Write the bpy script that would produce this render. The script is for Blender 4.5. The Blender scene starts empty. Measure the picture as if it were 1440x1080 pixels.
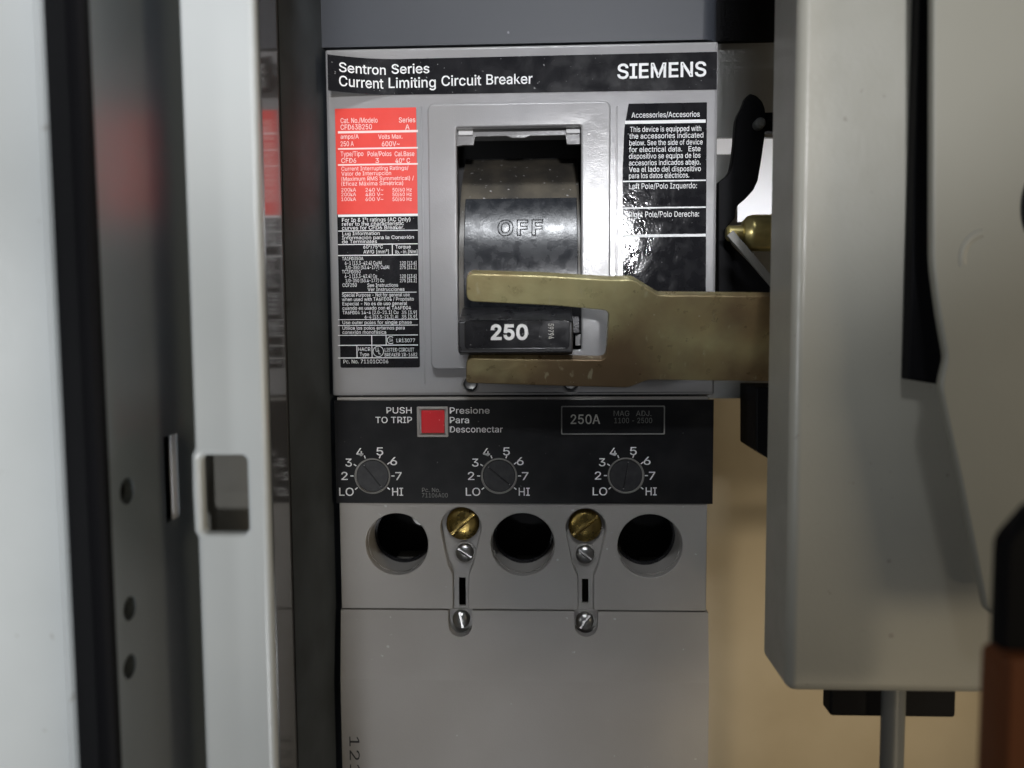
import bpy, bmesh, math, random
from mathutils import Vector, Matrix
random.seed(7)
sc = bpy.context.scene
COL = sc.collection
K = 0.001                                   # everything below is measured in millimetres

# ------------------------------------------------------------------ camera
CAM = Vector((63.3628, -233.447, 0.0)); FPX = 1100.0
_pi, _ya, _ro = math.radians(-4.0577), math.radians(-2.3175), math.radians(-0.3672)
FWD = Vector((math.sin(_ya)*math.cos(_pi), math.cos(_ya)*math.cos(_pi), math.sin(_pi)))
_r = Vector((math.cos(_ya), -math.sin(_ya), 0)); _u = _r.cross(FWD)
RGT = _r*math.cos(_ro) + _u*math.sin(_ro); UPV = -_r*math.sin(_ro) + _u*math.cos(_ro)
cam = bpy.data.cameras.new('camera'); camo = bpy.data.objects.new('camera', cam); COL.objects.link(camo)
m = Matrix.Identity(4)
for i in range(3):
    m[i][0], m[i][1], m[i][2], m[i][3] = RGT[i], UPV[i], -FWD[i], CAM[i]*K
camo.matrix_world = m
cam.sensor_width = 36.0; cam.lens = FPX/1440*36.0
cam.clip_start = 0.005; cam.clip_end = 20
cam.dof.use_dof = True; cam.dof.focus_distance = 0.230; cam.dof.aperture_fstop = 8.5
sc.camera = camo

# ------------------------------------------------------------------ light
w = bpy.data.worlds.new('World'); sc.world = w; w.use_nodes = True
bg = w.node_tree.nodes['Background']; bg.inputs[0].default_value = (0.80, 0.84, 0.92, 1); bg.inputs[1].default_value = 0.042
sc.view_settings.view_transform = 'Standard'; sc.view_settings.look = 'None'
sc.view_settings.exposure = 0.0; sc.view_settings.gamma = 1.0; sc.view_settings.use_curve_mapping = False

def aim(o, loc, target):
    o.location = Vector(loc)*K
    o.rotation_euler = (Vector(target)-Vector(loc)).to_track_quat('-Z', 'Y').to_euler()
def area(name, loc, target, sx, sy, power, col):
    l = bpy.data.lights.new(name, 'AREA'); l.shape = 'RECTANGLE'; l.size = sx*K; l.size_y = sy*K
    l.energy = power; l.color = col
    o = bpy.data.objects.new(name, l); COL.objects.link(o); aim(o, loc, target); return o
def spot(name, loc, target, radius, cone, blend, power, col):
    l = bpy.data.lights.new(name, 'SPOT'); l.shadow_soft_size = radius*K; l.spot_size = math.radians(cone)
    l.spot_blend = blend; l.energy = power; l.color = col
    o = bpy.data.objects.new(name, l); COL.objects.link(o); aim(o, loc, target); return o
COOL = (0.955, 0.975, 1.0); WARM = (1.0, 0.84, 0.60)
spot('key_lamp', (149, -1000, 140), (80, 0, 261), 28, 30, 0.14, 22, (0.97, 0.97, 1.0))
spot('room_lamp_cool', (10, -860, -440), (-118, 0, 8), 70, 19, 0.95, 34, COOL)
spot('side_bounce_fill', (-520, -640, 30), (117, -38, -10), 60, 13, 0.8, 7, (0.95, 0.97, 1.0))  # added fill standing in for light bounced off door and post
spot('low_bounce_fill', (0, -700, -330), (48, 0, -163), 60, 9.0, 0.35, 8.5, (0.93, 0.95, 1.0))  # added fill from below that brightens the bottom of the lower cover
area('ceiling_lamp', (60, -560, 640), (60, 0, 52), 200, 90, 0.065, (0.93, 0.96, 1.0)).data.spread = math.radians(19)
area('warm_lamp', (800, -420, -10), (180, -60, -20), 220, 260, 1.9, WARM)
spot('warm_floor_lamp', (260, -500, -250), (166, 55, -130), 40, 19, 0.8, 3.6, WARM)

# ------------------------------------------------------------------ projection of photo measurements onto real planes (mm)
def at(px, py, Y=0.0):
    d = FWD*FPX + RGT*(px-720) - UPV*(py-540)
    t = (Y-CAM.y)/d.y
    return CAM + d*t
def XZ(px, py, Y=0.0):
    p = at(px, py, Y); return (p.x, p.z)
def poly(pts, Y=0.0): return [XZ(a, b, Y) for a, b in pts]
def box_px(x0, y0, x1, y1, Y=0.0):
    xm, ym = (x0+x1)/2, (y0+y1)/2
    return at(x0, ym, Y).x, at(xm, y1, Y).z, at(x1, ym, Y).x, at(xm, y0, Y).z      # X0,Z0,X1,Z1
def rr(x0, z0, x1, z1, r, n=6):
    out = []
    for cx, cz, a0 in ((x1-r, z1-r, 0), (x0+r, z1-r, 90), (x0+r, z0+r, 180), (x1-r, z0+r, 270)):
        for i in range(n+1):
            a = math.radians(a0+90*i/n); out.append((cx+r*math.cos(a), cz+r*math.sin(a)))
    return out
def rect(x0, z0, x1, z1): return [(x0, z0), (x1, z0), (x1, z1), (x0, z1)]
def circ(cx, cz, r, n=48): return [(cx+r*math.cos(2*math.pi*i/n), cz+r*math.sin(2*math.pi*i/n)) for i in range(n)]
def area2(p): return sum(p[i][0]*p[(i+1) % len(p)][1]-p[(i+1) % len(p)][0]*p[i][1] for i in range(len(p)))/2
def rounded(pts, rad, n=5):
    """round the corners of a polygon; rad a number or list"""
    out = []; N = len(pts)
    for i, p in enumerate(pts):
        r = rad[i] if isinstance(rad, (list, tuple)) else rad
        if r <= 0: out.append(p); continue
        P = Vector(p); A = Vector(pts[i-1]); B = Vector(pts[(i+1) % N])
        a = (A-P); b = (B-P); r2 = min(r, a.length*0.45, b.length*0.45)
        p0 = P+a.normalized()*r2; p1 = P+b.normalized()*r2
        for k in range(n+1):
            t = k/n; q = p0*(1-t)**2 + P*2*t*(1-t) + p1*t*t
            out.append((q.x, q.y))
    return out

# ------------------------------------------------------------------ mesh helpers
def curve_mesh(cu):
    o = bpy.data.objects.new('tmp', cu); COL.objects.link(o)
    dg = bpy.context.evaluated_depsgraph_get(); dg.update()
    me = bpy.data.meshes.new_from_object(o.evaluated_get(dg))
    bpy.data.objects.remove(o); bpy.data.curves.remove(cu)
    return me
def plate(outer, holes, yf, t, bevel=0.0, bm=None):
    """flat sheet standing in the XZ plane, front face at Y=yf, thickness t going back"""
    cu = bpy.data.curves.new('c', 'CURVE'); cu.dimensions = '2D'; cu.fill_mode = 'BOTH'
    for k, p in enumerate([outer]+list(holes)):
        a = area2(p)
        if (k == 0) == (a > 0): p = list(reversed(p))
        s = cu.splines.new('POLY'); s.points.add(len(p)-1)
        for q, v in zip(s.points, p): q.co = (v[0], v[1], 0, 1)
        s.use_cyclic_u = True
    cu.extrude = max(t/2-bevel, 1e-4); cu.bevel_depth = bevel; cu.bevel_resolution = 2; cu.offset = -bevel
    me = curve_mesh(cu)
    b2 = bmesh.new(); b2.from_mesh(me); bpy.data.meshes.remove(me)
    bmesh.ops.remove_doubles(b2, verts=b2.verts, dist=1e-4)
    for v in b2.verts: x, y, z = v.co; v.co = (x, yf+t/2-z, y)
    bmesh.ops.recalc_face_normals(b2, faces=b2.faces)
    return merge(bm, b2)
def merge(bm, b2):
    if bm is None: return b2
    me = bpy.data.meshes.new('t'); b2.to_mesh(me); b2.free(); bm.from_mesh(me); bpy.data.meshes.remove(me); return bm
def sheet(p, y, bm=None):
    b = bm or bmesh.new()
    f = b.faces.new([b.verts.new((x, y, z)) for x, z in (p if area2(p) > 0 else list(reversed(p)))])
    return b
def box(x0, y0, z0, x1, y1, z1, bev=0.0, seg=3, bm=None):
    b = bmesh.new(); bmesh.ops.create_cube(b, size=1)
    for v in b.verts: v.co = (x0 if v.co.x < 0 else x1, y0 if v.co.y < 0 else y1, z0 if v.co.z < 0 else z1)
    if bev: bmesh.ops.bevel(b, geom=list(b.edges), offset=bev, segments=seg, profile=0.5, affect='EDGES')
    bmesh.ops.recalc_face_normals(b, faces=b.faces)
    return merge(bm, b)
def prism_z(prof, z0, z1, bm=None, closed=True):
    """profile of (x,y) points swept along Z"""
    b = bmesh.new(); lo = [b.verts.new((x, y, z0)) for x, y in prof]; hi = [b.verts.new((x, y, z1)) for x, y in prof]
    n = len(prof)
    for i in range(n if closed else n-1): b.faces.new((lo[i], lo[(i+1) % n], hi[(i+1) % n], hi[i]))
    if closed: b.faces.new(lo); b.faces.new(hi)
    bmesh.ops.recalc_face_normals(b, faces=b.faces)
    return merge(bm, b)
def prism_x(prof, x0, x1, bm=None):
    """profile of (y,z) points swept along X"""
    b = bmesh.new(); lo = [b.verts.new((x0, y, z)) for y, z in prof]; hi = [b.verts.new((x1, y, z)) for y, z in prof]
    n = len(prof)
    for i in range(n): b.faces.new((lo[i], lo[(i+1) % n], hi[(i+1) % n], hi[i]))
    b.faces.new(lo); b.faces.new(hi)
    bmesh.ops.recalc_face_normals(b, faces=b.faces)
    return merge(bm, b)
def bevel_all(b, off, seg=2, ang=25):
    es = [e for e in b.edges if len(e.link_faces) == 2 and e.calc_face_angle(0) > math.radians(ang)]
    bmesh.ops.bevel(b, geom=es, offset=off, segments=seg, profile=0.5, affect='EDGES', clamp_overlap=True); return b
def lathe(prof, n=40, axis='Y', center=(0, 0, 0), caps=True):
    """prof = (radius, along) pairs"""
    b = bmesh.new(); rings = []
    for r, a in prof:
        ring = []
        for i in range(n):
            t = 2*math.pi*i/n; c, s = r*math.cos(t), r*math.sin(t)
            ring.append(b.verts.new({'Y': (c, a, s), 'X': (a, c, s), 'Z': (c, s, a)}[axis]))
        rings.append(ring)
    for p, q in zip(rings, rings[1:]):
        for i in range(n): b.faces.new((p[i], p[(i+1) % n], q[(i+1) % n], q[i]))
    if caps and prof[0][0] > 1e-6: b.faces.new(rings[0])
    if caps and prof[-1][0] > 1e-6: b.faces.new(rings[-1])
    bmesh.ops.remove_doubles(b, verts=b.verts, dist=1e-5)
    bmesh.ops.recalc_face_normals(b, faces=b.faces)
    for v in b.verts: v.co += Vector(center)
    return b
def boolean(a, b, op='DIFFERENCE'):
    obs = []
    for x in (a, b):
        me = bpy.data.meshes.new('t'); x.to_mesh(me); x.free(); o = bpy.data.objects.new('t', me); COL.objects.link(o); obs.append(o)
    md = obs[0].modifiers.new('b', 'BOOLEAN'); md.object = obs[1]; md.operation = op; md.solver = 'EXACT'
    dg = bpy.context.evaluated_depsgraph_get(); dg.update()
    me = bpy.data.meshes.new_from_object(obs[0].evaluated_get(dg))
    r = bmesh.new(); r.from_mesh(me)
    for o in obs: d = o.data; bpy.data.objects.remove(o); bpy.data.meshes.remove(d)
    bpy.data.meshes.remove(me)
    return r

WLOC = {}
def obj(name, bm, mt, parent=None, smooth=30, label=None, cat=None, group=None, kind=None):
    """link one mesh object; the bmesh is in world millimetres"""
    vs = [v.co for v in bm.verts]
    lo = Vector([min(v[i] for v in vs) for i in range(3)]); hi = Vector([max(v[i] for v in vs) for i in range(3)])
    c = (lo+hi)/2
    for v in bm.verts: v.co = (v.co-c)*K
    if smooth:
        for f in bm.faces: f.smooth = True
        for e in bm.edges:
            e.smooth = not (len(e.link_faces) == 2 and e.calc_face_angle(0) > math.radians(smooth))
    me = bpy.data.meshes.new(name); bm.to_mesh(me); bm.free(); me.materials.append(mt)
    o = bpy.data.objects.new(name, me); COL.objects.link(o)
    o.location = c*K - (WLOC[parent.name] if parent else Vector((0, 0, 0)))
    WLOC[o.name] = c*K
    if parent: o.parent = parent
    if smooth and len(me.polygons) > 8:
        wn = o.modifiers.new('weighted_normals', 'WEIGHTED_NORMAL'); wn.keep_sharp = True; wn.weight = 100
    tag(o, label, cat, group, kind)
    return o
def tag(o, label=None, cat=None, group=None, kind=None):
    for k, v in (('label', label), ('category', cat), ('group', group), ('kind', kind)):
        if v: o[k] = v
def thing(name, loc, label, cat, group=None):
    o = bpy.data.objects.new(name, None); COL.objects.link(o); o.empty_display_size = 0.01
    o.location = Vector(loc)*K; WLOC[o.name] = Vector(loc)*K; tag(o, label, cat, group); return o

# letter outlines of a plain grotesque, cap height 102 units
GLYPHS = {
'&': (90, ['39,-1 33,-1 27,0 22,2 18,5 14,8 11,12 9,17 7,22 7,27 7,31 8,35 9,38 12,41 14,44 17,47 20,50 24,53 28,56 43,67 45,68 46,69 47,70 49,72 50,73 51,75 52,77 52,79 52,81 52,84 51,87 49,89 47,91 44,92 40,92 38,92 36,91 34,91 32,89 30,88 29,86 28,84 28,82 27,80 28,77 28,75 29,73 30,70 32,68 34,65 36,63 38,60 41,57 88,0 73,0 34,46 31,51 27,55 24,59 22,62 19,65 17,69 16,72 15,76 15,80 15,84 16,88 18,92 20,95 23,98 27,100 31,101 35,102 40,103 45,102 49,101 53,100 57,98 59,95 62,92 63,88 64,85 65,81 65,78 64,75 63,72 62,70 60,67 58,65 56,63 54,61 51,59 31,43 27,40 24,38 22,35 21,32 20,29 19,26 20,23 20,20 22,17 24,15 26,13 29,11 32,10 35,10 39,9 43,10 46,10 50,12 54,14 57,16 60,19 63,22 65,26 67,30 69,35 70,40 70,45 82,45 81,39 81,33 79,29 78,25 76,21 74,18 72,16 71,14 69,12 67,9 63,6 59,3 54,1 49,0 44,-1']),
'(': (55, ['18,41 18,49 19,57 20,65 22,73 24,81 26,88 29,95 32,102 35,108 47,108 44,101 41,93 38,86 36,78 34,70 32,63 31,55 30,48 30,41 30,35 31,29 32,23 33,17 35,10 38,3 40,-4 44,-11 47,-19 35,-19 30,-9 26,1 22,11 20,21 18,31']),
')': (55, ['7,-19 11,-11 14,-4 17,4 19,10 21,17 23,23 24,29 24,35 24,41 24,48 23,55 22,63 21,70 19,78 16,86 14,93 11,101 7,108 19,108 23,102 26,95 28,88 31,81 33,73 35,65 36,57 37,49 37,41 36,31 35,21 32,11 29,1 25,-9 19,-19']),
',': (38, ['8,-24 14,14 27,14 17,-24']),
'-': (91, ['67,49 67,38 23,38 23,49']),
'.': (38, ['19,-1 17,-1 15,0 13,2 11,4 10,6 10,8 10,11 11,13 13,15 15,16 17,17 19,17 21,17 24,16 26,15 27,13 28,11 28,8 28,6 27,4 26,2 24,0 21,-1']),
'/': (50, ['47,107 14,-15 3,-15 36,107']),
'0': (91, ['45,-1 38,-1 32,1 26,5 21,10 17,15 14,23 11,31 10,40 10,51 10,61 11,71 14,79 17,86 21,92 26,97 32,100 38,102 45,103 52,102 59,100 65,97 70,92 74,86 77,79 79,71 81,61 81,51 81,40 79,31 77,23 74,15 70,10 65,5 59,1 53,-1', '45,10 50,10 54,12 58,15 61,18 64,23 66,29 68,35 68,43 69,51 68,59 68,66 66,73 64,79 61,83 58,87 54,90 50,91 45,92 41,91 36,90 33,87 29,83 27,79 25,73 23,66 22,59 22,51 22,43 23,35 25,29 27,23 29,18 33,15 36,12 41,10']),
'1': (91, ['15,0 15,11 78,11 78,0', '55,102 55,0 42,0 42,90 17,72 17,85 40,102']),
'2': (91, ['13,0 13,9 47,46 50,50 54,53 56,56 59,60 61,62 62,65 63,68 64,71 64,74 64,78 63,81 62,84 60,86 57,88 55,90 52,91 48,92 45,92 41,92 38,91 34,89 32,88 30,85 28,83 26,80 26,76 25,72 13,72 14,78 15,84 17,88 20,93 24,96 29,99 34,101 39,103 45,103 51,103 56,101 61,99 66,96 69,93 72,89 74,85 76,80 76,74 76,71 75,67 74,64 73,60 70,56 67,52 63,47 59,42 53,36 31,12 31,11 78,11 78,0']),
'3': (91, ['44,-1 38,-1 32,0 27,2 22,4 18,8 14,11 11,16 10,21 9,26 22,26 22,23 24,20 25,17 27,15 30,13 33,12 36,11 40,10 44,10 48,10 52,11 55,12 58,14 61,16 63,19 65,22 66,25 66,29 66,33 65,36 63,39 61,42 58,45 55,47 51,48 46,49 40,50 31,50 31,60 58,90 14,90 14,102 74,102 74,92 42,56 42,58 49,58 56,57 62,55 67,52 71,49 74,44 77,40 78,35 79,29 78,23 77,18 74,13 71,9 67,5 62,2 56,0 50,-1']),
'4': (91, ['8,21 8,32 49,102 62,102 22,33 83,33 83,21', '56,0 56,24 56,29 56,64 69,64 69,0']),
'5': (91, ['44,-1 38,-1 33,0 28,2 24,5 20,8 17,12 14,16 13,21 12,26 24,26 25,23 26,20 28,18 30,16 32,14 35,12 38,11 41,10 44,10 48,10 52,11 55,13 58,15 61,18 63,21 64,24 65,28 66,32 65,37 64,41 63,44 61,47 58,50 55,52 51,54 48,55 44,55 40,55 37,55 33,54 30,52 28,51 26,49 13,51 19,102 73,102 73,90 30,90 27,60 30,62 32,64 36,65 39,66 42,67 46,67 50,66 55,66 59,64 63,62 66,60 69,57 72,54 74,50 76,46 77,42 78,37 78,33 78,26 76,20 74,15 70,10 66,6 62,3 56,1 51,-1']),
'6': (91, ['45,-1 39,-1 34,1 28,3 24,6 20,10 17,15 15,20 13,26 13,32 13,37 14,42 16,48 19,54 22,60 27,68 50,102 64,102 30,52 29,52 30,54 31,56 33,58 35,59 37,60 39,61 42,62 44,63 47,63 53,62 58,61 63,59 67,56 71,52 74,48 76,43 77,37 78,31 77,25 76,20 74,15 70,10 67,6 62,3 57,1 51,-1', '45,10 49,10 53,11 56,13 59,15 61,17 63,20 64,24 65,27 65,31 65,36 64,39 63,43 61,46 59,48 56,50 53,52 49,53 45,53 41,53 38,52 35,50 32,48 30,46 28,43 26,39 25,36 25,32 25,28 26,24 28,20 30,17 32,15 35,13 38,11 41,10']),
'7': (91, ['19,0 65,90 12,90 12,102 78,102 78,90 33,0']),
'8': (91, ['45,-1 39,-1 33,0 27,2 22,5 18,8 15,12 12,17 11,22 10,27 11,31 12,35 13,39 15,42 17,46 20,48 23,50 27,52 31,53 26,55 22,58 19,62 16,66 15,71 14,76 15,81 16,86 18,90 21,94 25,97 29,100 34,102 39,103 45,103 51,103 56,102 61,100 66,97 69,94 72,90 75,86 76,81 76,76 76,71 74,66 72,62 69,58 65,55 60,53 64,52 67,50 70,48 73,46 75,42 77,39 79,35 80,31 80,27 80,22 78,17 76,12 72,8 68,5 63,2 58,0 52,-1', '45,10 50,10 53,11 57,12 60,14 63,16 65,18 66,21 67,24 67,28 67,31 66,35 64,38 62,40 60,43 57,45 53,46 49,47 45,47 41,47 37,46 34,45 31,43 28,40 26,38 24,35 23,31 23,28 23,24 24,21 26,18 28,16 30,14 33,12 37,11 41,10', '45,58 49,58 52,59 55,60 57,62 60,64 61,66 63,69 64,72 64,75 64,78 63,81 62,84 60,86 58,88 55,90 52,91 49,92 45,92 42,92 38,91 35,90 33,88 31,86 29,84 28,81 27,78 27,75 27,72 28,69 29,66 31,64 33,62 36,60 39,59 42,58']),
'9': (91, ['45,103 51,103 57,101 62,99 67,96 70,92 74,87 76,82 77,76 78,69 77,64 76,59 75,54 72,48 68,41 63,34 40,0 26,0 60,50 61,50 60,48 59,46 57,44 56,43 54,41 51,40 49,40 46,39 44,39 38,39 32,41 27,43 23,46 20,49 17,54 14,59 13,64 13,70 13,76 15,82 17,87 20,92 24,96 29,99 34,101 39,103', '45,92 41,92 38,91 35,89 32,87 30,85 28,81 26,78 25,74 25,70 25,66 26,63 28,59 30,56 32,54 35,51 38,50 41,49 45,49 49,49 53,50 56,51 59,53 61,56 63,59 64,62 65,66 65,70 65,74 64,78 63,81 61,84 59,87 56,89 53,91 49,92']),
':': (38, ['19,-1 17,-1 15,0 13,2 11,4 10,6 10,8 10,11 11,13 13,15 15,16 17,17 19,17 21,17 24,16 26,15 27,13 28,11 28,8 28,6 27,4 26,2 24,0 21,-1', '19,54 17,54 15,55 13,57 11,59 10,61 10,63 10,66 11,68 13,70 15,71 17,72 19,72 21,72 24,71 26,70 27,68 28,66 28,63 28,61 27,59 26,57 24,55 21,54']),
'A': (96, ['3,0 40,102 55,102 93,0 79,0 57,60 56,65 54,69 53,74 51,80 49,88 46,96 49,96 47,87 44,80 43,74 41,69 39,64 38,60 17,0', '22,28 22,40 74,40 74,28']),
'B': (91, ['12,0 12,102 48,102 55,101 61,100 66,98 70,95 73,92 76,88 78,84 79,80 80,75 79,71 79,67 77,64 76,61 74,59 71,57 69,56 66,54 63,53 63,52 66,52 69,51 73,49 76,47 78,44 80,41 82,37 83,32 84,27 83,22 82,18 80,13 77,10 74,6 69,4 63,2 57,0 49,0', '25,11 49,11 56,12 62,13 66,16 69,19 71,23 71,27 71,31 70,34 68,37 67,39 64,42 61,44 58,45 54,46 50,46 25,46', '25,57 48,57 51,57 55,58 58,59 60,61 63,63 65,65 66,68 67,71 67,74 67,79 65,82 63,86 59,88 54,90 48,90 25,90']),
'C': (102, ['53,-1 45,-1 37,1 30,5 24,10 18,16 14,23 11,31 9,41 8,51 9,61 11,70 14,79 18,86 24,92 30,97 37,100 45,102 53,103 59,103 63,102 68,101 72,99 77,97 80,94 84,91 87,88 90,84 92,79 93,75 95,70 82,70 81,73 79,76 78,79 76,81 74,84 71,86 69,87 66,89 63,90 60,91 57,91 53,91 47,91 42,89 37,86 32,83 28,78 25,73 23,66 21,59 21,51 21,43 23,35 25,29 28,23 32,19 37,15 42,13 47,11 53,11 57,11 60,11 63,12 66,13 69,14 71,16 74,18 76,20 78,23 79,26 81,29 82,32 95,32 93,27 92,22 90,18 87,14 84,11 80,8 77,5 73,3 68,1 63,0 59,-1']),
'D': (100, ['44,0 19,0 19,11 43,11 51,12 58,14 64,16 69,20 73,24 76,30 78,36 79,43 80,51 79,59 78,66 76,72 73,78 69,82 64,86 58,88 52,90 44,90 19,90 19,102 45,102 55,101 63,99 71,96 77,91 82,85 87,78 90,70 92,61 92,51 92,41 90,32 87,24 82,17 77,11 70,6 62,3 54,1', '25,102 25,0 12,0 12,102']),
'E': (84, ['12,0 12,102 74,102 74,90 25,90 25,57 71,57 71,46 25,46 25,11 75,11 75,0']),
'F': (82, ['12,0 12,102 74,102 74,90 25,90 25,56 69,56 69,44 25,44 25,0']),
'G': (104, ['54,-1 45,-1 37,1 30,5 24,10 18,16 14,23 11,31 9,41 8,51 9,61 11,70 14,79 18,86 23,92 30,97 37,100 45,102 53,103 58,103 63,102 68,101 73,99 77,97 81,94 84,91 87,87 90,83 92,79 94,75 95,70 82,70 80,73 79,76 77,79 76,81 74,83 71,85 69,87 66,89 63,90 60,91 57,91 53,91 47,91 42,89 37,86 32,83 28,78 25,73 23,66 21,59 21,51 21,43 23,35 25,29 28,23 32,19 37,15 42,13 48,11 54,11 59,11 64,12 69,14 73,17 76,20 79,25 81,29 83,35 83,40 87,40 57,40 57,51 96,51 96,40 95,32 93,25 90,18 86,12 81,8 75,4 69,1 62,-1']),
'H': (103, ['12,0 12,102 25,102 25,58 78,58 78,102 91,102 91,0 78,0 78,46 25,46 25,0']),
'I': (60, ['6,0 6,11 24,11 24,90 6,90 6,102 54,102 54,90 37,90 37,11 54,11 54,0']),
'J': (79, ['37,-1 29,0 21,2 15,7 10,13 8,20 7,29 7,35 20,35 20,29 20,23 22,19 24,15 28,12 32,11 37,10 42,11 46,12 50,15 52,19 54,23 54,29 54,102 67,102 67,29 66,20 64,13 59,7 53,2 45,0']),
'K': (93, ['21,29 21,43 23,46 26,49 28,52 30,55 32,58 35,61 37,63 40,66 42,69 73,102 90,102 46,55', '12,0 12,102 25,102 25,67 25,45 25,39 25,0', '74,0 38,52 46,62 90,0']),
'L': (79, ['12,0 12,102 25,102 25,11 72,11 72,0']),
'M': (126, ['12,0 12,102 30,102 55,37 56,36 57,34 57,32 58,29 59,27 60,25 61,22 61,19 62,17 63,14 64,12 64,10 61,10 62,12 63,14 64,17 64,19 65,22 66,24 67,27 68,29 68,32 69,34 70,36 70,37 95,102 114,102 114,0 101,0 101,58 101,60 101,63 101,65 101,68 101,71 101,74 101,77 101,80 101,83 101,86 101,89 101,91 103,91 102,88 101,85 100,82 98,79 97,76 96,73 95,70 94,67 93,64 93,62 92,60 91,58 68,0 57,0 34,58 33,60 33,62 32,64 31,67 30,69 29,72 28,75 27,78 26,82 25,85 24,88 22,91 24,91 24,89 24,86 24,83 24,80 24,77 24,74 24,71 24,68 24,66 24,63 24,60 24,58 24,0']),
'N': (105, ['12,0 12,102 27,102 69,37 70,35 71,33 73,30 74,27 76,24 78,21 79,18 81,15 83,11 81,11 81,14 80,18 80,22 80,25 80,28 80,31 80,34 80,37 80,39 80,102 93,102 93,0 77,0 40,58 39,61 37,63 35,66 34,69 32,73 30,76 27,80 25,85 22,90 24,91 24,86 24,81 24,77 25,73 25,69 25,66 25,63 25,60 25,58 25,0']),
'O': (107, ['53,-1 45,-1 37,1 30,5 24,10 18,16 14,23 11,31 9,41 8,51 9,61 11,70 14,79 18,86 24,92 30,97 37,100 45,102 53,103 62,102 70,100 77,97 83,92 88,86 93,79 96,70 98,61 99,51 98,41 96,31 93,23 88,16 83,10 77,5 70,1 62,-1', '53,11 59,11 65,13 70,15 74,19 78,23 82,29 84,35 86,43 86,51 86,59 84,66 82,73 78,78 74,83 70,87 65,89 59,91 53,91 47,91 42,89 37,87 32,83 28,78 25,73 23,66 21,59 21,51 21,43 23,35 25,29 28,23 32,19 37,15 42,13 47,11']),
'P': (89, ['12,0 12,102 47,102 54,101 61,100 66,97 71,94 75,90 78,86 80,81 81,75 82,70 81,64 80,58 78,53 75,49 71,45 66,41 61,39 54,38 47,37 22,37 22,48 47,48 51,49 56,50 59,51 62,53 65,56 67,59 68,62 69,66 69,70 69,73 68,77 67,80 65,83 62,86 59,88 56,89 51,90 46,90 25,90 25,0']),
'R': (90, ['12,0 12,102 47,102 55,101 61,100 67,98 71,95 75,91 78,87 80,82 81,76 82,70 81,65 80,59 78,54 75,50 71,46 67,43 61,41 55,40 47,40 19,40 19,51 47,51 52,51 56,52 60,53 63,55 65,57 67,60 68,63 69,67 69,70 69,74 68,78 67,81 65,84 63,86 60,88 56,89 52,90 47,90 25,90 25,0', '71,0 46,46 61,46 86,0']),
'S': (89, ['45,-2 38,-1 31,0 26,2 20,5 16,8 13,12 10,17 8,22 8,27 21,27 22,24 23,20 25,18 27,15 30,13 33,12 37,11 41,10 45,10 49,10 53,11 57,12 61,14 63,16 66,18 68,21 69,24 69,28 69,31 68,34 66,36 64,38 62,39 59,41 56,42 53,43 49,44 37,48 29,51 22,54 17,58 13,63 11,68 10,74 11,80 12,85 15,90 18,94 23,97 28,100 33,102 39,103 45,103 52,103 58,102 63,100 68,97 72,94 75,90 78,85 80,81 80,76 67,76 66,80 64,84 60,87 56,90 51,91 45,92 41,91 37,91 33,90 30,88 28,86 26,84 24,81 23,78 23,75 23,72 24,69 26,67 28,65 31,63 34,62 37,60 40,59 42,59 53,56 56,55 59,54 62,53 66,51 69,50 72,48 74,45 77,43 79,40 80,36 81,32 82,28 81,22 80,17 77,13 74,9 70,5 65,2 59,0 52,-1']),
'T': (90, ['6,90 6,102 83,102 83,90 51,90 51,0 39,0 39,90']),
'U': (103, ['52,-2 44,-1 37,0 31,3 25,7 21,11 17,16 14,22 13,28 12,35 12,102 25,102 25,36 25,31 26,27 28,23 31,19 34,16 37,14 42,12 46,11 52,10 57,11 62,12 66,14 70,16 73,19 75,23 77,27 78,31 79,36 79,102 91,102 91,35 91,28 89,22 87,16 83,11 78,7 73,3 66,0 59,-1']),
'V': (96, ['41,0 3,102 17,102 38,41 40,37 41,33 43,27 45,21 47,14 50,6 47,6 49,14 51,21 53,28 55,33 57,37 58,41 79,102 93,102 56,0']),
'W': (137, ['31,0 3,102 16,102 33,39 33,36 34,32 35,29 36,26 37,22 37,19 38,15 39,12 39,8 38,8 39,12 39,15 40,19 41,22 41,26 42,29 43,32 44,36 45,39 61,102 76,102 92,39 93,36 94,32 95,29 96,26 96,22 97,19 98,15 99,12 99,8 98,8 98,12 99,15 100,19 101,22 101,26 102,29 103,32 104,36 105,39 121,102 134,102 106,0 91,0 74,65 72,69 71,74 70,78 69,83 68,89 67,95 70,95 69,89 68,84 67,79 66,74 65,69 64,65 46,0']),
'X': (95, ['4,0 43,57 43,47 6,102 21,102 36,80 38,77 39,75 41,72 42,70 43,68 45,66 46,64 47,61 49,58 46,58 48,61 49,63 50,66 52,68 53,70 54,72 56,75 58,77 60,80 75,102 89,102 52,48 52,57 91,0 76,0 58,26 57,28 55,31 54,33 52,35 51,37 50,39 49,41 47,44 46,46 49,46 48,44 46,41 45,39 44,37 43,35 41,33 40,31 38,29 36,26 18,0']),
'Y': (94, ['41,0 41,42 3,102 18,102 38,69 41,65 43,62 44,58 46,55 48,51 50,46 45,46 47,51 48,55 50,59 52,62 54,65 56,69 76,102 91,102 54,42 54,0']),
'Z': (88, ['8,0 8,9 55,77 57,80 59,83 61,86 64,89 66,92 68,95 70,91 65,91 61,91 57,90 53,90 49,90 45,90 8,90 8,102 79,102 79,92 34,26 31,23 29,19 27,16 24,13 22,10 19,7 18,11 22,11 26,11 30,11 35,11 39,11 43,11 80,11 80,0']),
'[': (55, ['20,-19 20,108 47,108 47,97 32,97 32,-9 47,-9 47,-19']),
']': (55, ['7,-19 7,-9 23,-9 23,97 7,97 7,108 34,108 34,-19']),
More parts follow.
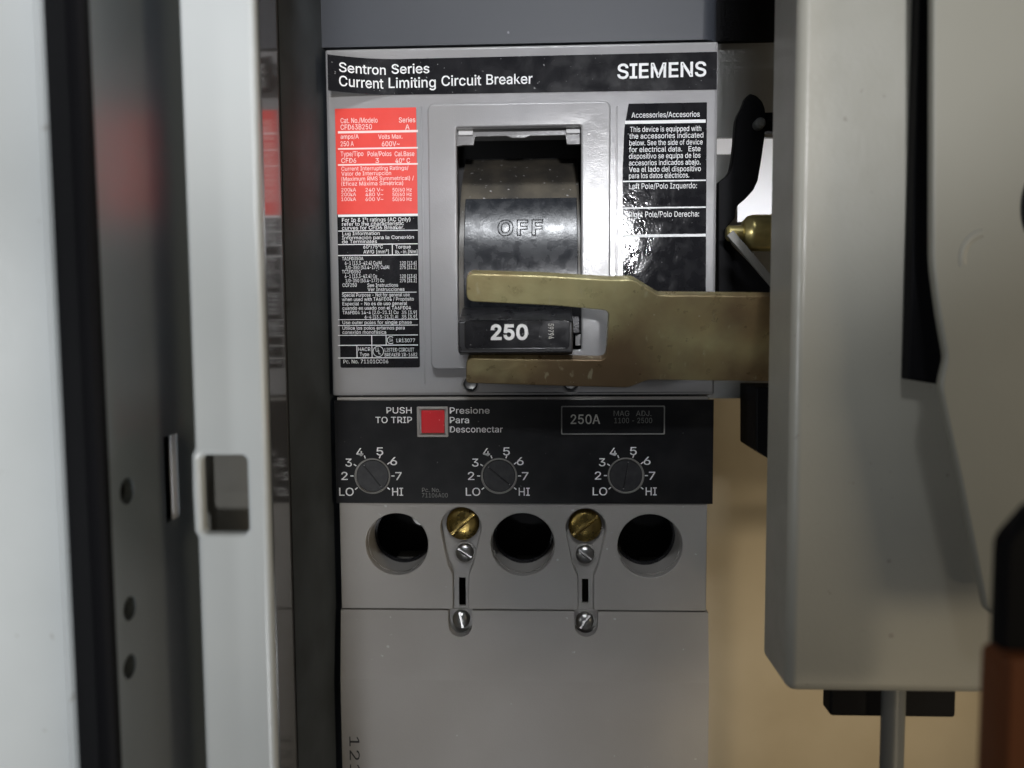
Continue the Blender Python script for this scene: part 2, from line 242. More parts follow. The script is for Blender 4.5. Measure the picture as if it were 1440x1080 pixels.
'_': (64, ['64,0 64,-11 0,-11 0,0']),
'a': (78, ['32,-2 27,-1 23,-1 19,1 15,3 12,6 10,9 8,13 6,17 6,22 6,26 7,29 9,32 11,35 13,37 16,39 18,40 22,41 25,42 29,43 32,43 36,44 40,45 44,45 47,45 49,46 51,46 53,47 54,48 55,49 55,51 55,54 54,57 53,59 52,61 50,63 48,64 45,65 42,66 39,66 36,66 33,65 30,64 27,63 25,62 24,60 22,58 21,57 20,55 8,58 10,63 13,66 16,69 19,72 23,74 27,75 31,76 35,77 39,77 42,77 45,76 48,76 51,75 54,74 57,72 60,70 62,67 64,64 66,60 67,56 67,50 67,0 55,0 55,10 54,10 53,9 52,7 50,5 48,3 46,2 43,0 40,-1 36,-1', '34,9 38,9 42,10 46,12 48,14 51,16 53,19 54,22 55,24 55,28 55,38 54,37 53,37 52,36 50,36 48,36 46,35 44,35 42,35 40,34 38,34 36,34 35,34 32,33 29,33 27,32 24,31 22,29 21,28 19,26 19,24 18,21 19,19 19,16 20,14 22,13 24,11 26,10 28,10 31,9']),
'b': (85, ['46,-2 42,-1 38,-1 34,1 32,2 29,4 28,6 26,8 25,10 24,12 22,12 22,0 11,0 11,102 23,102 23,64 24,64 25,65 26,67 27,69 29,71 32,73 34,75 38,76 41,77 46,77 52,76 57,75 63,72 67,68 71,64 74,59 76,52 78,45 78,38 78,30 76,23 74,17 71,11 67,7 63,3 58,1 52,-1', '44,9 48,10 52,11 56,13 59,16 61,19 63,23 65,28 65,33 66,38 65,43 65,48 63,52 61,56 59,60 56,62 52,64 49,66 44,66 40,66 36,64 32,62 29,60 27,56 25,53 24,48 23,43 23,38 23,32 24,28 25,23 27,19 29,16 32,13 36,11 40,10']),
'c': (79, ['41,-2 35,-1 29,1 23,3 19,7 14,12 11,17 9,23 7,30 7,37 7,45 9,52 11,58 14,64 19,68 23,72 29,75 35,76 41,77 45,77 49,76 52,75 55,74 58,73 61,71 64,69 66,67 68,64 70,62 71,59 72,55 61,52 60,54 59,56 58,58 57,59 56,61 54,62 52,63 50,64 48,65 46,66 44,66 41,66 37,66 33,64 29,62 26,59 24,56 22,52 20,47 20,42 19,37 20,33 20,28 22,23 24,19 26,16 29,13 33,11 37,10 41,9 44,9 46,10 49,10 51,11 52,12 54,13 56,15 57,16 58,18 59,20 60,21 61,23 73,20 71,17 70,14 68,11 66,9 64,6 61,4 58,2 55,1 52,0 49,-1 45,-1']),
'd': (85, ['39,-2 33,-1 27,1 22,3 18,7 14,11 11,17 9,23 7,30 7,38 7,45 9,52 11,59 14,64 18,68 22,72 27,75 33,76 39,77 44,77 47,76 51,75 53,73 56,71 57,69 59,67 60,65 61,64 62,64 62,102 74,102 74,0 63,0 63,12 61,12 60,10 59,8 57,6 55,4 53,2 50,1 47,-1 43,-1', '41,9 45,10 49,11 53,13 56,16 58,19 60,23 61,28 62,32 62,38 62,43 61,48 60,53 58,56 56,60 53,62 49,64 45,66 41,66 36,66 32,64 29,62 26,60 24,56 22,52 20,48 20,43 19,38 20,33 20,28 22,23 24,19 26,16 29,13 32,11 36,10']),
'e': (81, ['42,-2 35,-1 29,1 23,3 18,7 14,12 11,17 9,23 7,30 7,37 7,45 9,52 11,58 14,63 18,68 23,72 28,75 34,76 41,77 45,77 49,76 53,75 57,73 61,71 64,68 67,65 69,61 71,56 73,51 74,45 74,39 74,34 15,34 15,44 68,44 62,40 62,45 61,50 60,54 58,57 55,60 53,63 49,65 45,66 41,66 37,66 33,65 29,63 26,60 24,57 22,54 20,50 19,46 19,42 19,36 20,30 20,25 22,21 24,18 27,15 30,12 34,11 38,10 42,9 45,9 48,10 51,11 53,12 55,13 57,15 59,16 60,19 61,21 73,18 72,14 70,11 67,8 64,5 60,3 57,1 52,-1 47,-1']),
'f': (51, ['46,76 46,65 1,65 1,76', '16,0 16,86 16,90 17,94 19,97 21,100 24,102 27,104 30,105 34,106 37,106 40,106 42,106 44,105 46,105 48,105 49,104 45,94 44,94 43,94 42,95 40,95 39,95 36,94 33,94 31,92 29,90 29,87 28,84 28,0']),
'g': (85, ['41,-30 36,-30 31,-29 27,-28 23,-26 19,-24 16,-22 14,-19 12,-17 10,-14 20,-8 21,-10 23,-11 24,-13 26,-15 28,-16 31,-18 34,-19 37,-19 41,-19 47,-19 52,-17 56,-15 60,-12 62,-7 62,-1 62,14 61,14 60,12 59,10 57,8 55,6 53,5 50,3 47,2 43,1 39,1 33,1 28,3 23,5 18,9 14,13 11,18 9,24 7,31 7,38 7,46 9,53 11,59 14,64 18,68 22,72 28,75 33,76 39,77 44,77 47,76 51,75 53,73 56,71 58,69 59,67 60,65 62,64 63,64 63,76 74,76 74,-2 74,-8 73,-13 70,-18 67,-22 63,-25 58,-27 53,-29 47,-30', '41,12 45,12 49,13 53,15 56,17 58,21 60,24 61,28 62,33 62,39 62,44 61,48 60,53 58,57 56,60 53,62 49,64 45,66 41,66 36,66 33,64 29,62 26,60 24,56 22,52 20,48 20,44 19,39 20,33 20,29 22,25 24,21 26,18 29,15 33,13 37,12']),
'h': (82, ['23,45 23,0 11,0 11,102 23,102 23,57 20,57 23,64 26,69 30,72 35,75 40,76 45,77 50,77 55,75 59,74 63,71 66,68 68,64 70,60 71,54 71,48 71,0 59,0 59,47 59,53 57,57 55,61 51,64 47,65 42,66 38,66 35,65 32,63 29,62 27,59 25,57 24,53 23,50']),
'i': (33, ['11,0 11,76 23,76 23,0', '17,89 15,89 13,90 11,91 9,93 9,94 8,97 9,99 9,101 11,102 13,104 15,104 17,105 19,104 21,104 23,102 24,101 25,99 25,97 25,94 24,93 23,91 21,90 19,89']),
'j': (33, ['11,76 23,76 23,-6 22,-10 22,-14 20,-18 18,-21 16,-24 13,-26 9,-27 5,-28 1,-29 -2,-29 -2,-17 0,-17 4,-17 6,-16 8,-14 9,-12 10,-9 11,-6', '17,89 14,89 12,90 11,91 9,93 8,94 8,97 8,99 9,101 11,102 12,104 14,104 17,105 19,104 21,104 23,102 24,101 25,99 25,97 25,94 24,93 23,91 21,90 19,89']),
'k': (76, ['22,27 22,42 24,42 57,76 72,76 37,40 35,40', '11,0 11,102 23,102 23,0', '59,0 30,37 38,46 74,0']),
'l': (38, ['28,0 22,0 18,2 15,4 12,7 11,12 11,17 11,102 23,102 23,20 23,17 23,14 24,12 25,11 27,11 29,10 30,10 31,10 32,11 33,11 34,11 36,1 35,0 34,0 32,0 31,0 29,0']),
'm': (122, ['11,0 11,76 22,76 22,59 23,63 24,66 26,69 29,72 32,74 34,75 37,76 41,77 44,77 49,77 54,75 57,72 61,68 63,64 64,59 62,59 64,62 65,66 67,69 70,71 73,73 76,75 80,76 83,77 87,77 92,77 96,76 99,74 103,72 106,69 108,66 110,61 111,57 111,51 111,0 99,0 99,51 99,56 97,60 95,63 91,65 88,66 84,66 80,66 77,65 75,64 73,62 71,60 69,58 68,55 67,53 67,49 67,0 55,0 55,52 54,56 53,59 51,62 48,64 44,66 40,66 37,66 34,65 32,64 29,62 27,60 25,58 24,55 23,51 23,48 23,0']),
'n': (82, ['23,45 23,0 11,0 11,76 22,76 22,57 20,57 23,64 26,69 30,72 35,75 40,76 45,77 50,77 55,75 59,74 63,71 66,68 68,64 70,60 71,54 71,48 71,0 59,0 59,47 59,53 57,57 55,61 51,64 47,65 42,66 38,66 35,65 32,63 29,62 27,59 25,57 24,53 23,50']),
'o': (83, ['41,-2 35,-1 29,1 23,3 19,7 14,12 11,17 9,23 7,30 7,37 7,45 9,52 11,58 14,64 19,68 23,72 29,75 35,76 41,77 48,76 54,75 60,72 65,68 69,64 72,58 74,52 76,45 76,37 76,30 74,23 72,17 69,12 65,7 60,3 54,1 48,-1', '41,9 46,10 50,11 54,13 57,16 60,19 61,23 63,28 64,33 64,37 64,42 63,47 61,52 60,56 57,59 54,62 50,64 46,66 41,66 37,66 33,64 29,62 26,59 24,56 22,52 20,47 20,42 19,37 20,33 20,28 22,23 24,19 26,16 29,13 33,11 37,10']),
'p': (85, ['11,-29 11,76 22,76 22,64 24,64 25,65 26,67 27,69 29,71 32,73 34,75 38,76 41,77 46,77 52,76 57,75 63,72 67,68 71,64 74,59 76,52 78,45 78,38 78,30 76,23 74,17 71,11 67,7 63,3 58,1 52,-1 46,-2 42,-1 38,-1 35,1 32,2 29,4 28,6 26,8 25,10 24,12 23,12 23,-29', '44,9 48,10 52,11 56,13 59,16 61,19 63,23 65,28 65,33 66,38 65,43 65,48 63,52 61,56 59,60 56,62 52,64 49,66 44,66 40,66 36,64 32,62 29,60 27,56 25,53 24,48 23,43 23,38 23,32 24,28 25,23 27,19 29,16 32,13 36,11 40,10']),
'q': (85, ['74,-29 62,-29 62,12 61,12 60,10 59,8 57,6 55,4 53,2 50,1 47,-1 43,-1 39,-2 33,-1 27,1 22,3 18,7 14,11 11,17 9,23 7,30 7,38 7,45 9,52 11,59 14,64 18,68 22,72 27,75 33,76 39,77 44,77 47,76 51,75 53,73 56,71 57,69 59,67 60,65 61,64 63,64 63,76 74,76', '41,9 45,10 49,11 53,13 56,16 58,19 60,23 61,28 62,32 62,38 62,43 61,48 60,53 58,56 56,60 53,62 49,64 45,66 41,66 36,66 32,64 29,62 26,60 24,56 22,52 20,48 20,43 19,38 20,33 20,28 22,23 24,19 26,16 29,13 32,11 36,10']),
'r': (52, ['11,0 11,76 22,76 22,64 23,64 25,68 27,71 30,73 34,75 38,77 43,77 44,77 45,77 46,77 47,77 48,77 49,77 49,64 48,65 47,65 46,65 45,65 43,65 41,65 38,65 35,64 32,63 29,61 27,59 25,57 24,54 23,51 23,47 23,0']),
's': (73, ['36,-2 31,-1 27,-1 22,1 19,2 15,5 12,8 10,11 8,15 7,19 19,21 20,17 22,14 25,12 28,10 32,9 36,9 41,9 45,11 49,12 52,15 53,18 54,21 53,23 52,25 51,27 49,29 46,30 42,31 30,34 24,36 18,38 14,42 12,45 10,50 9,55 10,59 11,63 13,66 16,69 19,72 23,74 27,76 32,77 37,77 42,77 47,76 51,74 54,73 57,70 60,68 62,65 64,62 65,58 54,55 52,58 51,61 49,63 46,65 42,66 37,67 33,66 29,65 26,63 24,61 22,58 22,55 22,53 23,51 25,49 27,47 30,46 34,45 46,42 52,40 57,37 61,34 64,31 66,26 66,21 66,17 65,13 62,9 60,6 56,4 52,1 47,0 42,-1']),
't': (45, ['41,76 41,65 1,65 1,76', '13,94 25,94 25,20 25,17 26,14 27,12 29,11 31,10 34,10 35,10 36,10 37,10 38,10 39,11 40,11 43,0 41,0 40,0 38,-1 37,-1 35,-1 34,-1 28,0 23,1 18,4 15,8 14,13 13,19']),
'u': (82, ['36,-1 32,-1 27,0 23,2 19,5 16,8 14,12 12,16 11,22 11,28 11,76 23,76 23,29 23,23 25,19 27,15 31,12 35,11 40,10 44,10 47,11 50,12 53,14 55,17 57,19 58,23 59,26 59,31 59,76 71,76 71,0 60,0 60,18 61,18 59,12 55,7 51,3 47,1 42,-1']),
'v': (78, ['33,0 3,76 17,76 33,31 35,26 36,22 37,17 39,13 40,8 41,4 37,4 38,8 39,13 41,17 42,22 43,26 45,31 61,76 74,76 45,0']),
'w': (113, ['28,0 5,76 17,76 27,43 28,38 29,33 31,27 32,21 34,15 35,8 33,8 34,15 36,21 37,27 38,33 40,38 41,43 50,76 63,76 72,43 74,38 75,33 76,27 78,21 79,15 80,8 78,8 80,15 81,21 83,27 84,33 85,38 87,43 96,76 109,76 86,0 74,0 64,34 63,38 62,41 61,45 60,49 59,52 58,56 57,60 56,64 55,68 58,68 57,64 56,60 55,56 54,52 53,49 53,45 52,41 51,38 50,34 40,0']),
'x': (76, ['4,0 34,44 34,34 6,76 20,76 29,61 32,57 34,54 36,51 38,47 40,44 41,41 35,41 37,44 39,47 40,51 42,54 44,57 47,61 56,76 70,76 42,34 42,43 72,0 57,0 46,17 44,21 42,24 40,27 38,30 36,33 35,36 41,36 39,33 37,30 36,27 34,24 32,21 30,17 18,0']),
'y': (78, ['9,-28 12,-17 14,-17 17,-18 19,-18 21,-18 23,-17 24,-16 26,-15 28,-13 29,-10 30,-7 33,0 3,76 17,76 33,31 35,26 36,22 37,17 39,13 40,8 41,4 37,4 38,8 39,13 40,17 42,22 43,26 45,31 61,76 74,76 41,-12 39,-15 37,-19 35,-21 33,-24 31,-26 28,-27 25,-28 22,-29 18,-29 16,-29 15,-29 13,-29 11,-28 10,-28']),
'z': (76, ['8,0 8,9 51,64 51,65 10,65 10,76 67,76 67,66 25,12 25,11 68,11 68,0']),
'~': (91, ['10,30 11,35 12,40 13,44 15,47 18,49 21,51 24,52 27,53 30,53 34,53 37,52 39,51 42,49 46,47 49,44 51,42 53,41 55,40 56,39 58,39 60,38 62,39 65,40 66,41 68,44 69,47 69,51 80,51 80,45 79,41 77,37 75,34 73,31 70,30 67,28 64,28 60,27 57,28 54,28 51,30 48,31 45,34 41,36 39,38 37,40 35,41 34,42 32,42 31,42 28,42 26,41 24,39 23,37 22,34 22,30']),
'°': (63, ['32,57 28,57 24,58 20,60 17,62 14,65 12,68 10,72 9,75 9,79 9,84 10,87 12,91 14,94 17,97 20,99 24,101 28,102 32,103 36,102 40,101 43,99 46,97 49,94 51,91 53,87 54,84 55,79 54,75 53,72 51,68 49,65 46,62 43,60 40,58 36,57', '32,67 34,67 36,68 38,69 40,70 41,71 43,73 44,75 44,77 44,79 44,82 44,84 43,86 41,88 40,89 38,91 36,92 34,92 32,92 29,92 27,92 25,91 23,89 22,88 21,86 20,84 19,82 19,79 19,77 20,75 21,73 22,71 23,70 25,69 27,68 29,67']),
'²': (61, ['8,61 8,70 31,88 33,89 35,91 36,92 38,94 39,95 40,96 40,97 41,99 41,100 40,102 39,104 37,106 35,107 33,108 30,108 27,108 24,107 22,106 20,104 19,102 19,100 7,100 8,105 10,109 14,113 18,115 23,117 30,117 36,117 41,115 46,113 49,109 51,105 52,101 52,99 52,98 51,96 51,95 50,93 49,91 48,90 46,88 44,86 41,84 38,81 35,79 24,71 54,71 54,61']),
'á': (78, ['32,-2 27,-1 23,-1 19,1 15,3 12,6 10,9 8,13 6,17 6,22 6,26 7,29 9,32 11,35 13,37 16,39 18,40 22,41 25,42 29,43 32,43 36,44 40,45 44,45 47,45 49,46 51,46 53,47 54,48 55,49 55,51 55,54 54,57 53,59 52,61 50,63 48,64 45,65 42,66 39,66 36,66 33,65 30,64 27,63 25,62 24,60 22,58 21,57 20,55 8,58 10,63 13,66 16,69 19,72 23,74 27,75 31,76 35,77 39,77 42,77 45,76 48,76 51,75 54,74 57,72 60,70 62,67 64,64 66,60 67,56 67,50 67,0 55,0 55,10 54,10 53,9 52,7 50,5 48,3 46,2 43,0 40,-1 36,-1', '34,9 38,9 42,10 46,12 48,14 51,16 53,19 54,22 55,24 55,28 55,38 54,37 53,37 52,36 50,36 48,36 46,35 44,35 42,35 40,34 38,34 36,34 35,34 32,33 29,33 27,32 24,31 22,29 21,28 19,26 19,24 18,21 19,19 19,16 20,14 22,13 24,11 26,10 28,10 31,9', '32,86 42,106 56,106 42,86']),
'é': (81, ['42,-2 35,-1 29,1 23,3 18,7 14,12 11,17 9,23 7,30 7,37 7,45 9,52 11,58 14,63 18,68 23,72 28,75 34,76 41,77 45,77 49,76 53,75 57,73 61,71 64,68 67,65 69,61 71,56 73,51 74,45 74,39 74,34 15,34 15,44 68,44 62,40 62,45 61,50 60,54 58,57 55,60 53,63 49,65 45,66 41,66 37,66 33,65 29,63 26,60 24,57 22,54 20,50 19,46 19,42 19,36 20,30 20,25 22,21 24,18 27,15 30,12 34,11 38,10 42,9 45,9 48,10 51,11 53,12 55,13 57,15 59,16 60,19 61,21 73,18 72,14 70,11 67,8 64,5 60,3 57,1 52,-1 47,-1', '35,86 45,106 59,106 45,86']),
'í': (33, ['11,0 11,76 23,76 23,0', '11,86 21,106 35,106 21,86']),
'ñ': (82, ['23,45 23,0 11,0 11,76 22,76 22,57 20,57 23,64 26,69 30,72 35,75 40,76 45,77 50,77 55,75 59,74 63,71 66,68 68,64 70,60 71,54 71,48 71,0 59,0 59,47 59,53 57,57 55,61 51,64 47,65 42,66 38,66 35,65 32,63 29,62 27,59 25,57 24,53 23,50', '50,89 48,89 47,90 45,90 43,91 42,91 40,92 39,93 38,93 36,94 35,95 34,95 33,95 32,95 31,94 31,93 30,92 30,91 30,90 21,90 22,93 23,97 24,100 26,102 29,103 32,104 34,104 36,103 37,103 39,102 40,102 41,101 43,100 44,99 45,99 46,98 47,98 49,98 50,98 51,98 51,99 52,100 52,102 52,103 61,103 60,99 59,96 58,93 56,91 53,90']),
'ó': (83, ['41,-2 35,-1 29,1 23,3 19,7 14,12 11,17 9,23 7,30 7,37 7,45 9,52 11,58 14,64 19,68 23,72 29,75 35,76 41,77 48,76 54,75 60,72 65,68 69,64 72,58 74,52 76,45 76,37 76,30 74,23 72,17 69,12 65,7 60,3 54,1 48,-1', '41,9 46,10 50,11 54,13 57,16 60,19 61,23 63,28 64,33 64,37 64,42 63,47 61,52 60,56 57,59 54,62 50,64 46,66 41,66 37,66 33,64 29,62 26,59 24,56 22,52 20,47 20,42 19,37 20,33 20,28 22,23 24,19 26,16 29,13 33,11 37,10', '36,86 46,106 59,106 46,86']),
'ú': (82, ['36,-1 32,-1 27,0 23,2 19,5 16,8 14,12 12,16 11,22 11,28 11,76 23,76 23,29 23,23 25,19 27,15 31,12 35,11 40,10 44,10 47,11 50,12 53,14 55,17 57,19 58,23 59,26 59,31 59,76 71,76 71,0 60,0 60,18 61,18 59,12 55,7 51,3 47,1 42,-1', '36,86 45,106 59,106 46,86']),
}

def text_mesh(txt, bold=0.1, size=1.0, fill='BOTH', bevel=0.0, space=0):
    """outline letters laid side by side; cap height 7.29*size"""
    cu = bpy.data.curves.new('t', 'CURVE'); cu.dimensions = '2D'; cu.fill_mode = fill; cu.offset = bold
    cu.bevel_depth = bevel; cu.bevel_resolution = 2; pen = 0; k = 7.29/102*size
    for ch in txt:
        if ch == ' ': pen += 40; continue
        adv, loops = GLYPHS[ch]
        for l in loops:
            p = [tuple(int(q) for q in t.split(',')) for t in l.split()]
            sp = cu.splines.new('POLY'); sp.points.add(len(p)-1); sp.use_cyclic_u = True
            for q, v in zip(sp.points, p): q.co = ((pen+v[0])*k, v[1]*k, 0, 1)
        pen += adv+space
    return curve_mesh(cu)

class Lettering:
    def __init__(s): s.bm = bmesh.new()
    def rawtext(s, txt, bold):
        me = text_mesh(txt, bold); b = bmesh.new(); b.from_mesh(me); bpy.data.meshes.remove(me); return b
    def text(s, txt, x0, x1, yb, cap, Y, bold=0.10, rot=0, dz=None, right=None):
        """writing from pixel x0 to x1 with its baseline at yb, cap height in px, standing on plane Y"""
        b = s.rawtext(txt, bold)
        a = at(x0, yb, Y); e = at(x1, yb, Y); up = at((x0+x1)/2, yb-cap, Y)
        mn = min(v.co.x for v in b.verts); mx = max(v.co.x for v in b.verts)
        base = at((x0+x1)/2, yb, Y).z
        sx = (e.x-a.x)/(mx-mn); sz = (up.z-base)/7.29
        for v in b.verts: v.co = Vector((a.x+(v.co.x-mn)*sx, Y, base+v.co.y*sz))
        s.bm = merge(s.bm, b)
    def vtext(s, txt, x0, x1, y0, y1, Y, bold=0.1):
        """writing turned a quarter clockwise: reads from y0 down to y1, letter feet at x0, heads at x1"""
        b = s.rawtext(txt, bold)
        mn = min(v.co.x for v in b.verts); mx = max(v.co.x for v in b.verts)
        A = at((x0+x1)/2, y0, Y).z; B = at((x0+x1)/2, y1, Y).z; F = at(x0, (y0+y1)/2, Y).x; H = at(x1, (y0+y1)/2, Y).x
        for v in b.verts: v.co = Vector((F+(H-F)*v.co.y/7.29, Y, A+(B-A)*(v.co.x-mn)/(mx-mn)))
        s.bm = merge(s.bm, b)
    def hline(s, x0, x1, y, th, Y): s.bm = sheet(rect(*box_px(x0, y-th/2, x1, y+th/2, Y)), Y, s.bm)
    def vline(s, x, y0, y1, th, Y): s.bm = sheet(rect(*box_px(x-th/2, y0, x+th/2, y1, Y)), Y, s.bm)
    def ring(s, px, py, r, th, Y, a0=0, a1=360, n=40):
        c = at(px, py, Y); k = at(px+1, py, Y).x-c.x; pr = None
        for i in range(n+1):
            a = math.radians(a0+(a1-a0)*i/n)
            cur = [s.bm.verts.new((c.x+k*q*math.cos(a), Y, c.z+k*q*math.sin(a))) for q in (r-th/2, r+th/2)]
            if pr: s.bm.faces.new((pr[0], pr[1], cur[1], cur[0]))
            pr = cur
    def seg(s, p, q, th, Y):
        A = Vector(XZ(*p, Y)); B = Vector(XZ(*q, Y)); n = (B-A).orthogonal().normalized()*(th*0.211/2)
        s.bm = sheet([tuple(A+n), tuple(A-n), tuple(B-n), tuple(B+n)], Y, s.bm)

# ------------------------------------------------------------------ materials
def mat(name, col, rough=0.5, metal=0.0, bump=None, var=None, rvar=None, spec=0.5, ior=1.5, coat=0.0, specks=None, streak=None, var2=None):
    """bump=(scale,distance mm), var=(scale,colour2,amount), rvar=(scale,lo,hi), specks=(scale,threshold,colour)"""
    mt = bpy.data.materials.new(name); mt.use_nodes = True; nt = mt.node_tree; N = nt.nodes; L = nt.links
    p = N['Principled BSDF']; p.inputs['Roughness'].default_value = rough; p.inputs['Metallic'].default_value = metal
    p.inputs['IOR'].default_value = ior; p.inputs['Specular IOR Level'].default_value = spec
    p.inputs['Coat Weight'].default_value = coat; p.inputs['Coat Roughness'].default_value = 0.08
    c = (*col, 1); p.inputs['Base Color'].default_value = c
    tc = N.new('ShaderNodeTexCoord')
    def noise(scale, detail=4, stretch=None):
        n = N.new('ShaderNodeTexNoise'); n.inputs['Scale'].default_value = scale; n.inputs['Detail'].default_value = detail
        if stretch:
            mp = N.new('ShaderNodeMapping'); mp.inputs['Scale'].default_value = stretch
            L.new(tc.outputs['Object'], mp.inputs['Vector']); L.new(mp.outputs[0], n.inputs['Vector'])
        else: L.new(tc.outputs['Object'], n.inputs['Vector'])
        return n
    src = None
    def mix(fac_socket, c2, prev):
        mx = N.new('ShaderNodeMix'); mx.data_type = 'RGBA'
        L.new(fac_socket, mx.inputs['Factor'])
        if prev is None: mx.inputs['A'].default_value = c
        else: L.new(prev, mx.inputs['A'])
        mx.inputs['B'].default_value = (*c2, 1); return mx.outputs['Result']
    def ramp(sock, lo, hi, a=0.0, b=1.0):
        r = N.new('ShaderNodeMapRange'); r.inputs['From Min'].default_value = lo; r.inputs['From Max'].default_value = hi
        r.inputs['To Min'].default_value = a; r.inputs['To Max'].default_value = b; L.new(sock, r.inputs['Value']); return r.outputs['Result']
    if var: src = mix(ramp(noise(var[0], 5).outputs['Fac'], 0.4, 0.68, 0, var[2]), var[1], src)
    if var2: src = mix(ramp(noise(var2[0], 5).outputs['Fac'], 0.44, 0.6, 0, var2[2]), var2[1], src)
    if streak: src = mix(ramp(noise(streak[0], 3, streak[1]).outputs['Fac'], streak[2], streak[2]+0.08, 0, streak[4]), streak[3], src)
    if specks: src = mix(ramp(noise(specks[0], 2).outputs['Fac'], specks[1], specks[1]+0.04, 0, 0.9), specks[2], src)
    if src: L.new(src, p.inputs['Base Color'])
    if rvar: L.new(ramp(noise(rvar[0], 4).outputs['Fac'], 0.35, 0.65, rvar[1], rvar[2]), p.inputs['Roughness'])
    if bump:
        prev = None
        for s_, d_ in (bump if isinstance(bump[0], tuple) else (bump,)):
            b = N.new('ShaderNodeBump'); b.inputs['Distance'].default_value = d_*K; b.inputs['Strength'].default_value = 1.0
            L.new(noise(s_, 3).outputs['Fac'], b.inputs['Height'])
            if prev: L.new(prev, b.inputs['Normal'])
            prev = b.outputs['Normal']
        L.new(prev, p.inputs['Normal'])
    return mt
M = {}
M['grey_plastic'] = mat('moulded_grey_plastic', (0.315, 0.31, 0.315), 0.22, bump=((2600, 0.03), (260, 0.05)), var=(40, (0.275, 0.27, 0.265), 0.6), rvar=(160, 0.16, 0.24), spec=0.5, specks=(900, 0.80, (0.2, 0.19, 0.17)))
M['grey_lower'] = mat('lower_grey_plastic', (0.33, 0.315, 0.297), 0.40, spec=0.4, bump=((2600, 0.03), (150, 0.008)), var=(35, (0.29, 0.275, 0.255), 0.6), rvar=(60, 0.38, 0.44), specks=(420, 0.745, (0.5, 0.5, 0.5)))
M['black_label'] = mat('black_glossy_film', (0.012, 0.012, 0.014), 0.2, bump=((120, 0.06), (1100, 0.006)), rvar=(200, 0.11, 0.19), var=(110, (0.018, 0.018, 0.020), 0.6), specks=(900, 0.72, (0.30, 0.30, 0.30)))
M['wrinkled_label'] = mat('wrinkled_black_film', (0.012, 0.012, 0.014), 0.1, bump=((60, 0.15), (420, 0.022), (1700, 0.012)), rvar=(250, 0.03, 0.085), var=(260, (0.02, 0.02, 0.022), 0.6), specks=(700, 0.74, (0.3, 0.3, 0.3)))
M['trip_label'] = mat('black_trip_label', (0.009, 0.009, 0.010), 0.32, spec=0.3, bump=((350, 0.03), (1500, 0.01)), var=(120, (0.018, 0.018, 0.019), 0.7), specks=(800, 0.75, (0.12, 0.12, 0.12)))
M['black_plastic'] = mat('black_plastic', (0.012, 0.012, 0.014), 0.30, bump=(1800, 0.02), var=(500, (0.022, 0.022, 0.024), 0.5), rvar=(200, 0.24, 0.42), specks=(700, 0.76, (0.2, 0.2, 0.19)))
M['off_plastic'] = mat('scuffed_black_plastic', (0.018, 0.020, 0.024), 0.22, bump=((1500, 0.02), (400, 0.03)), rvar=(260, 0.2, 0.34), var=(500, (0.026, 0.028, 0.033), 0.3), streak=(500, (1, 1, 0.12), 0.66, (0.09, 0.09, 0.1), 0.3))
M['dusty_black'] = mat('dusty_black_drum', (0.05, 0.046, 0.04), 0.34, bump=(900, 0.03), var=(90, (0.12, 0.105, 0.08), 0.9), specks=(600, 0.68, (0.32, 0.31, 0.3)))
M['dial'] = mat('dial_plastic', (0.02, 0.02, 0.022), 0.5, bump=(900, 0.04), var=(500, (0.035, 0.035, 0.036), 0.8))
M['void'] = mat('dark_interior', (0.006, 0.006, 0.007), 0.6)
M['red_film'] = mat('red_film', (0.74, 0.055, 0.04), 0.32, bump=(300, 0.03), var=(120, (0.80, 0.08, 0.06), 0.5))
M['red_button'] = mat('red_button', (0.58, 0.015, 0.022), 0.35, bump=(900, 0.05), specks=(700, 0.68, (0.75, 0.3, 0.3)))
M['print_white'] = mat('white_print', (0.80, 0.80, 0.80), 0.45)
M['print_pink'] = mat('pale_print_on_red', (0.86, 0.66, 0.63), 0.45)
M['print_grey'] = mat('worn_grey_print', (0.20, 0.20, 0.19), 0.5)
M['print_dim'] = mat('dull_white_print', (0.55, 0.54, 0.50), 0.5)
M['print_black'] = mat('black_stamp', (0.02, 0.02, 0.02), 0.6)
M['edge_black'] = mat('letter_edge', (0.006, 0.006, 0.007), 0.4)
M['fork'] = mat('yellow_zinc_steel', (0.46, 0.42, 0.22), 0.36, metal=0.45, bump=((900, 0.04), (160, 0.08)), var=(45, (0.34, 0.25, 0.12), 1.0), var2=(30, (0.14, 0.09, 0.05), 0.85), rvar=(260, 0.26, 0.5), streak=(420, (1, 1, 0.08), 0.66, (0.50, 0.46, 0.30), 0.6), specks=(700, 0.74, (0.70, 0.66, 0.5)))  # var2: brown patches, partly painted in for shade on the arm
M['brass'] = mat('tarnished_brass', (0.46, 0.33, 0.10), 0.30, metal=1.0, bump=((600, 0.10), (1500, 0.04)), var=(260, (0.16, 0.12, 0.055), 0.8), rvar=(400, 0.2, 0.42))
M['bright_brass'] = mat('bright_brass', (0.66, 0.56, 0.24), 0.32, metal=0.8, bump=(500, 0.04), var=(300, (0.5, 0.42, 0.17), 0.6))
M['steel'] = mat('zinc_screw', (0.46, 0.46, 0.45), 0.32, metal=1.0, bump=(700, 0.05), var=(500, (0.35, 0.34, 0.32), 0.7))
M['door_paint'] = mat('light_grey_door_paint', (0.56, 0.585, 0.58), 0.28, bump=((900, 0.04), (60, 0.10)), var=(25, (0.50, 0.525, 0.52), 0.8), specks=(300, 0.735, (0.4, 0.4, 0.38)))
M['post_paint'] = mat('light_grey_jamb_paint', (0.555, 0.58, 0.575), 0.26, bump=((500, 0.02), (70, 0.08)), var=(25, (0.50, 0.53, 0.535), 0.6))
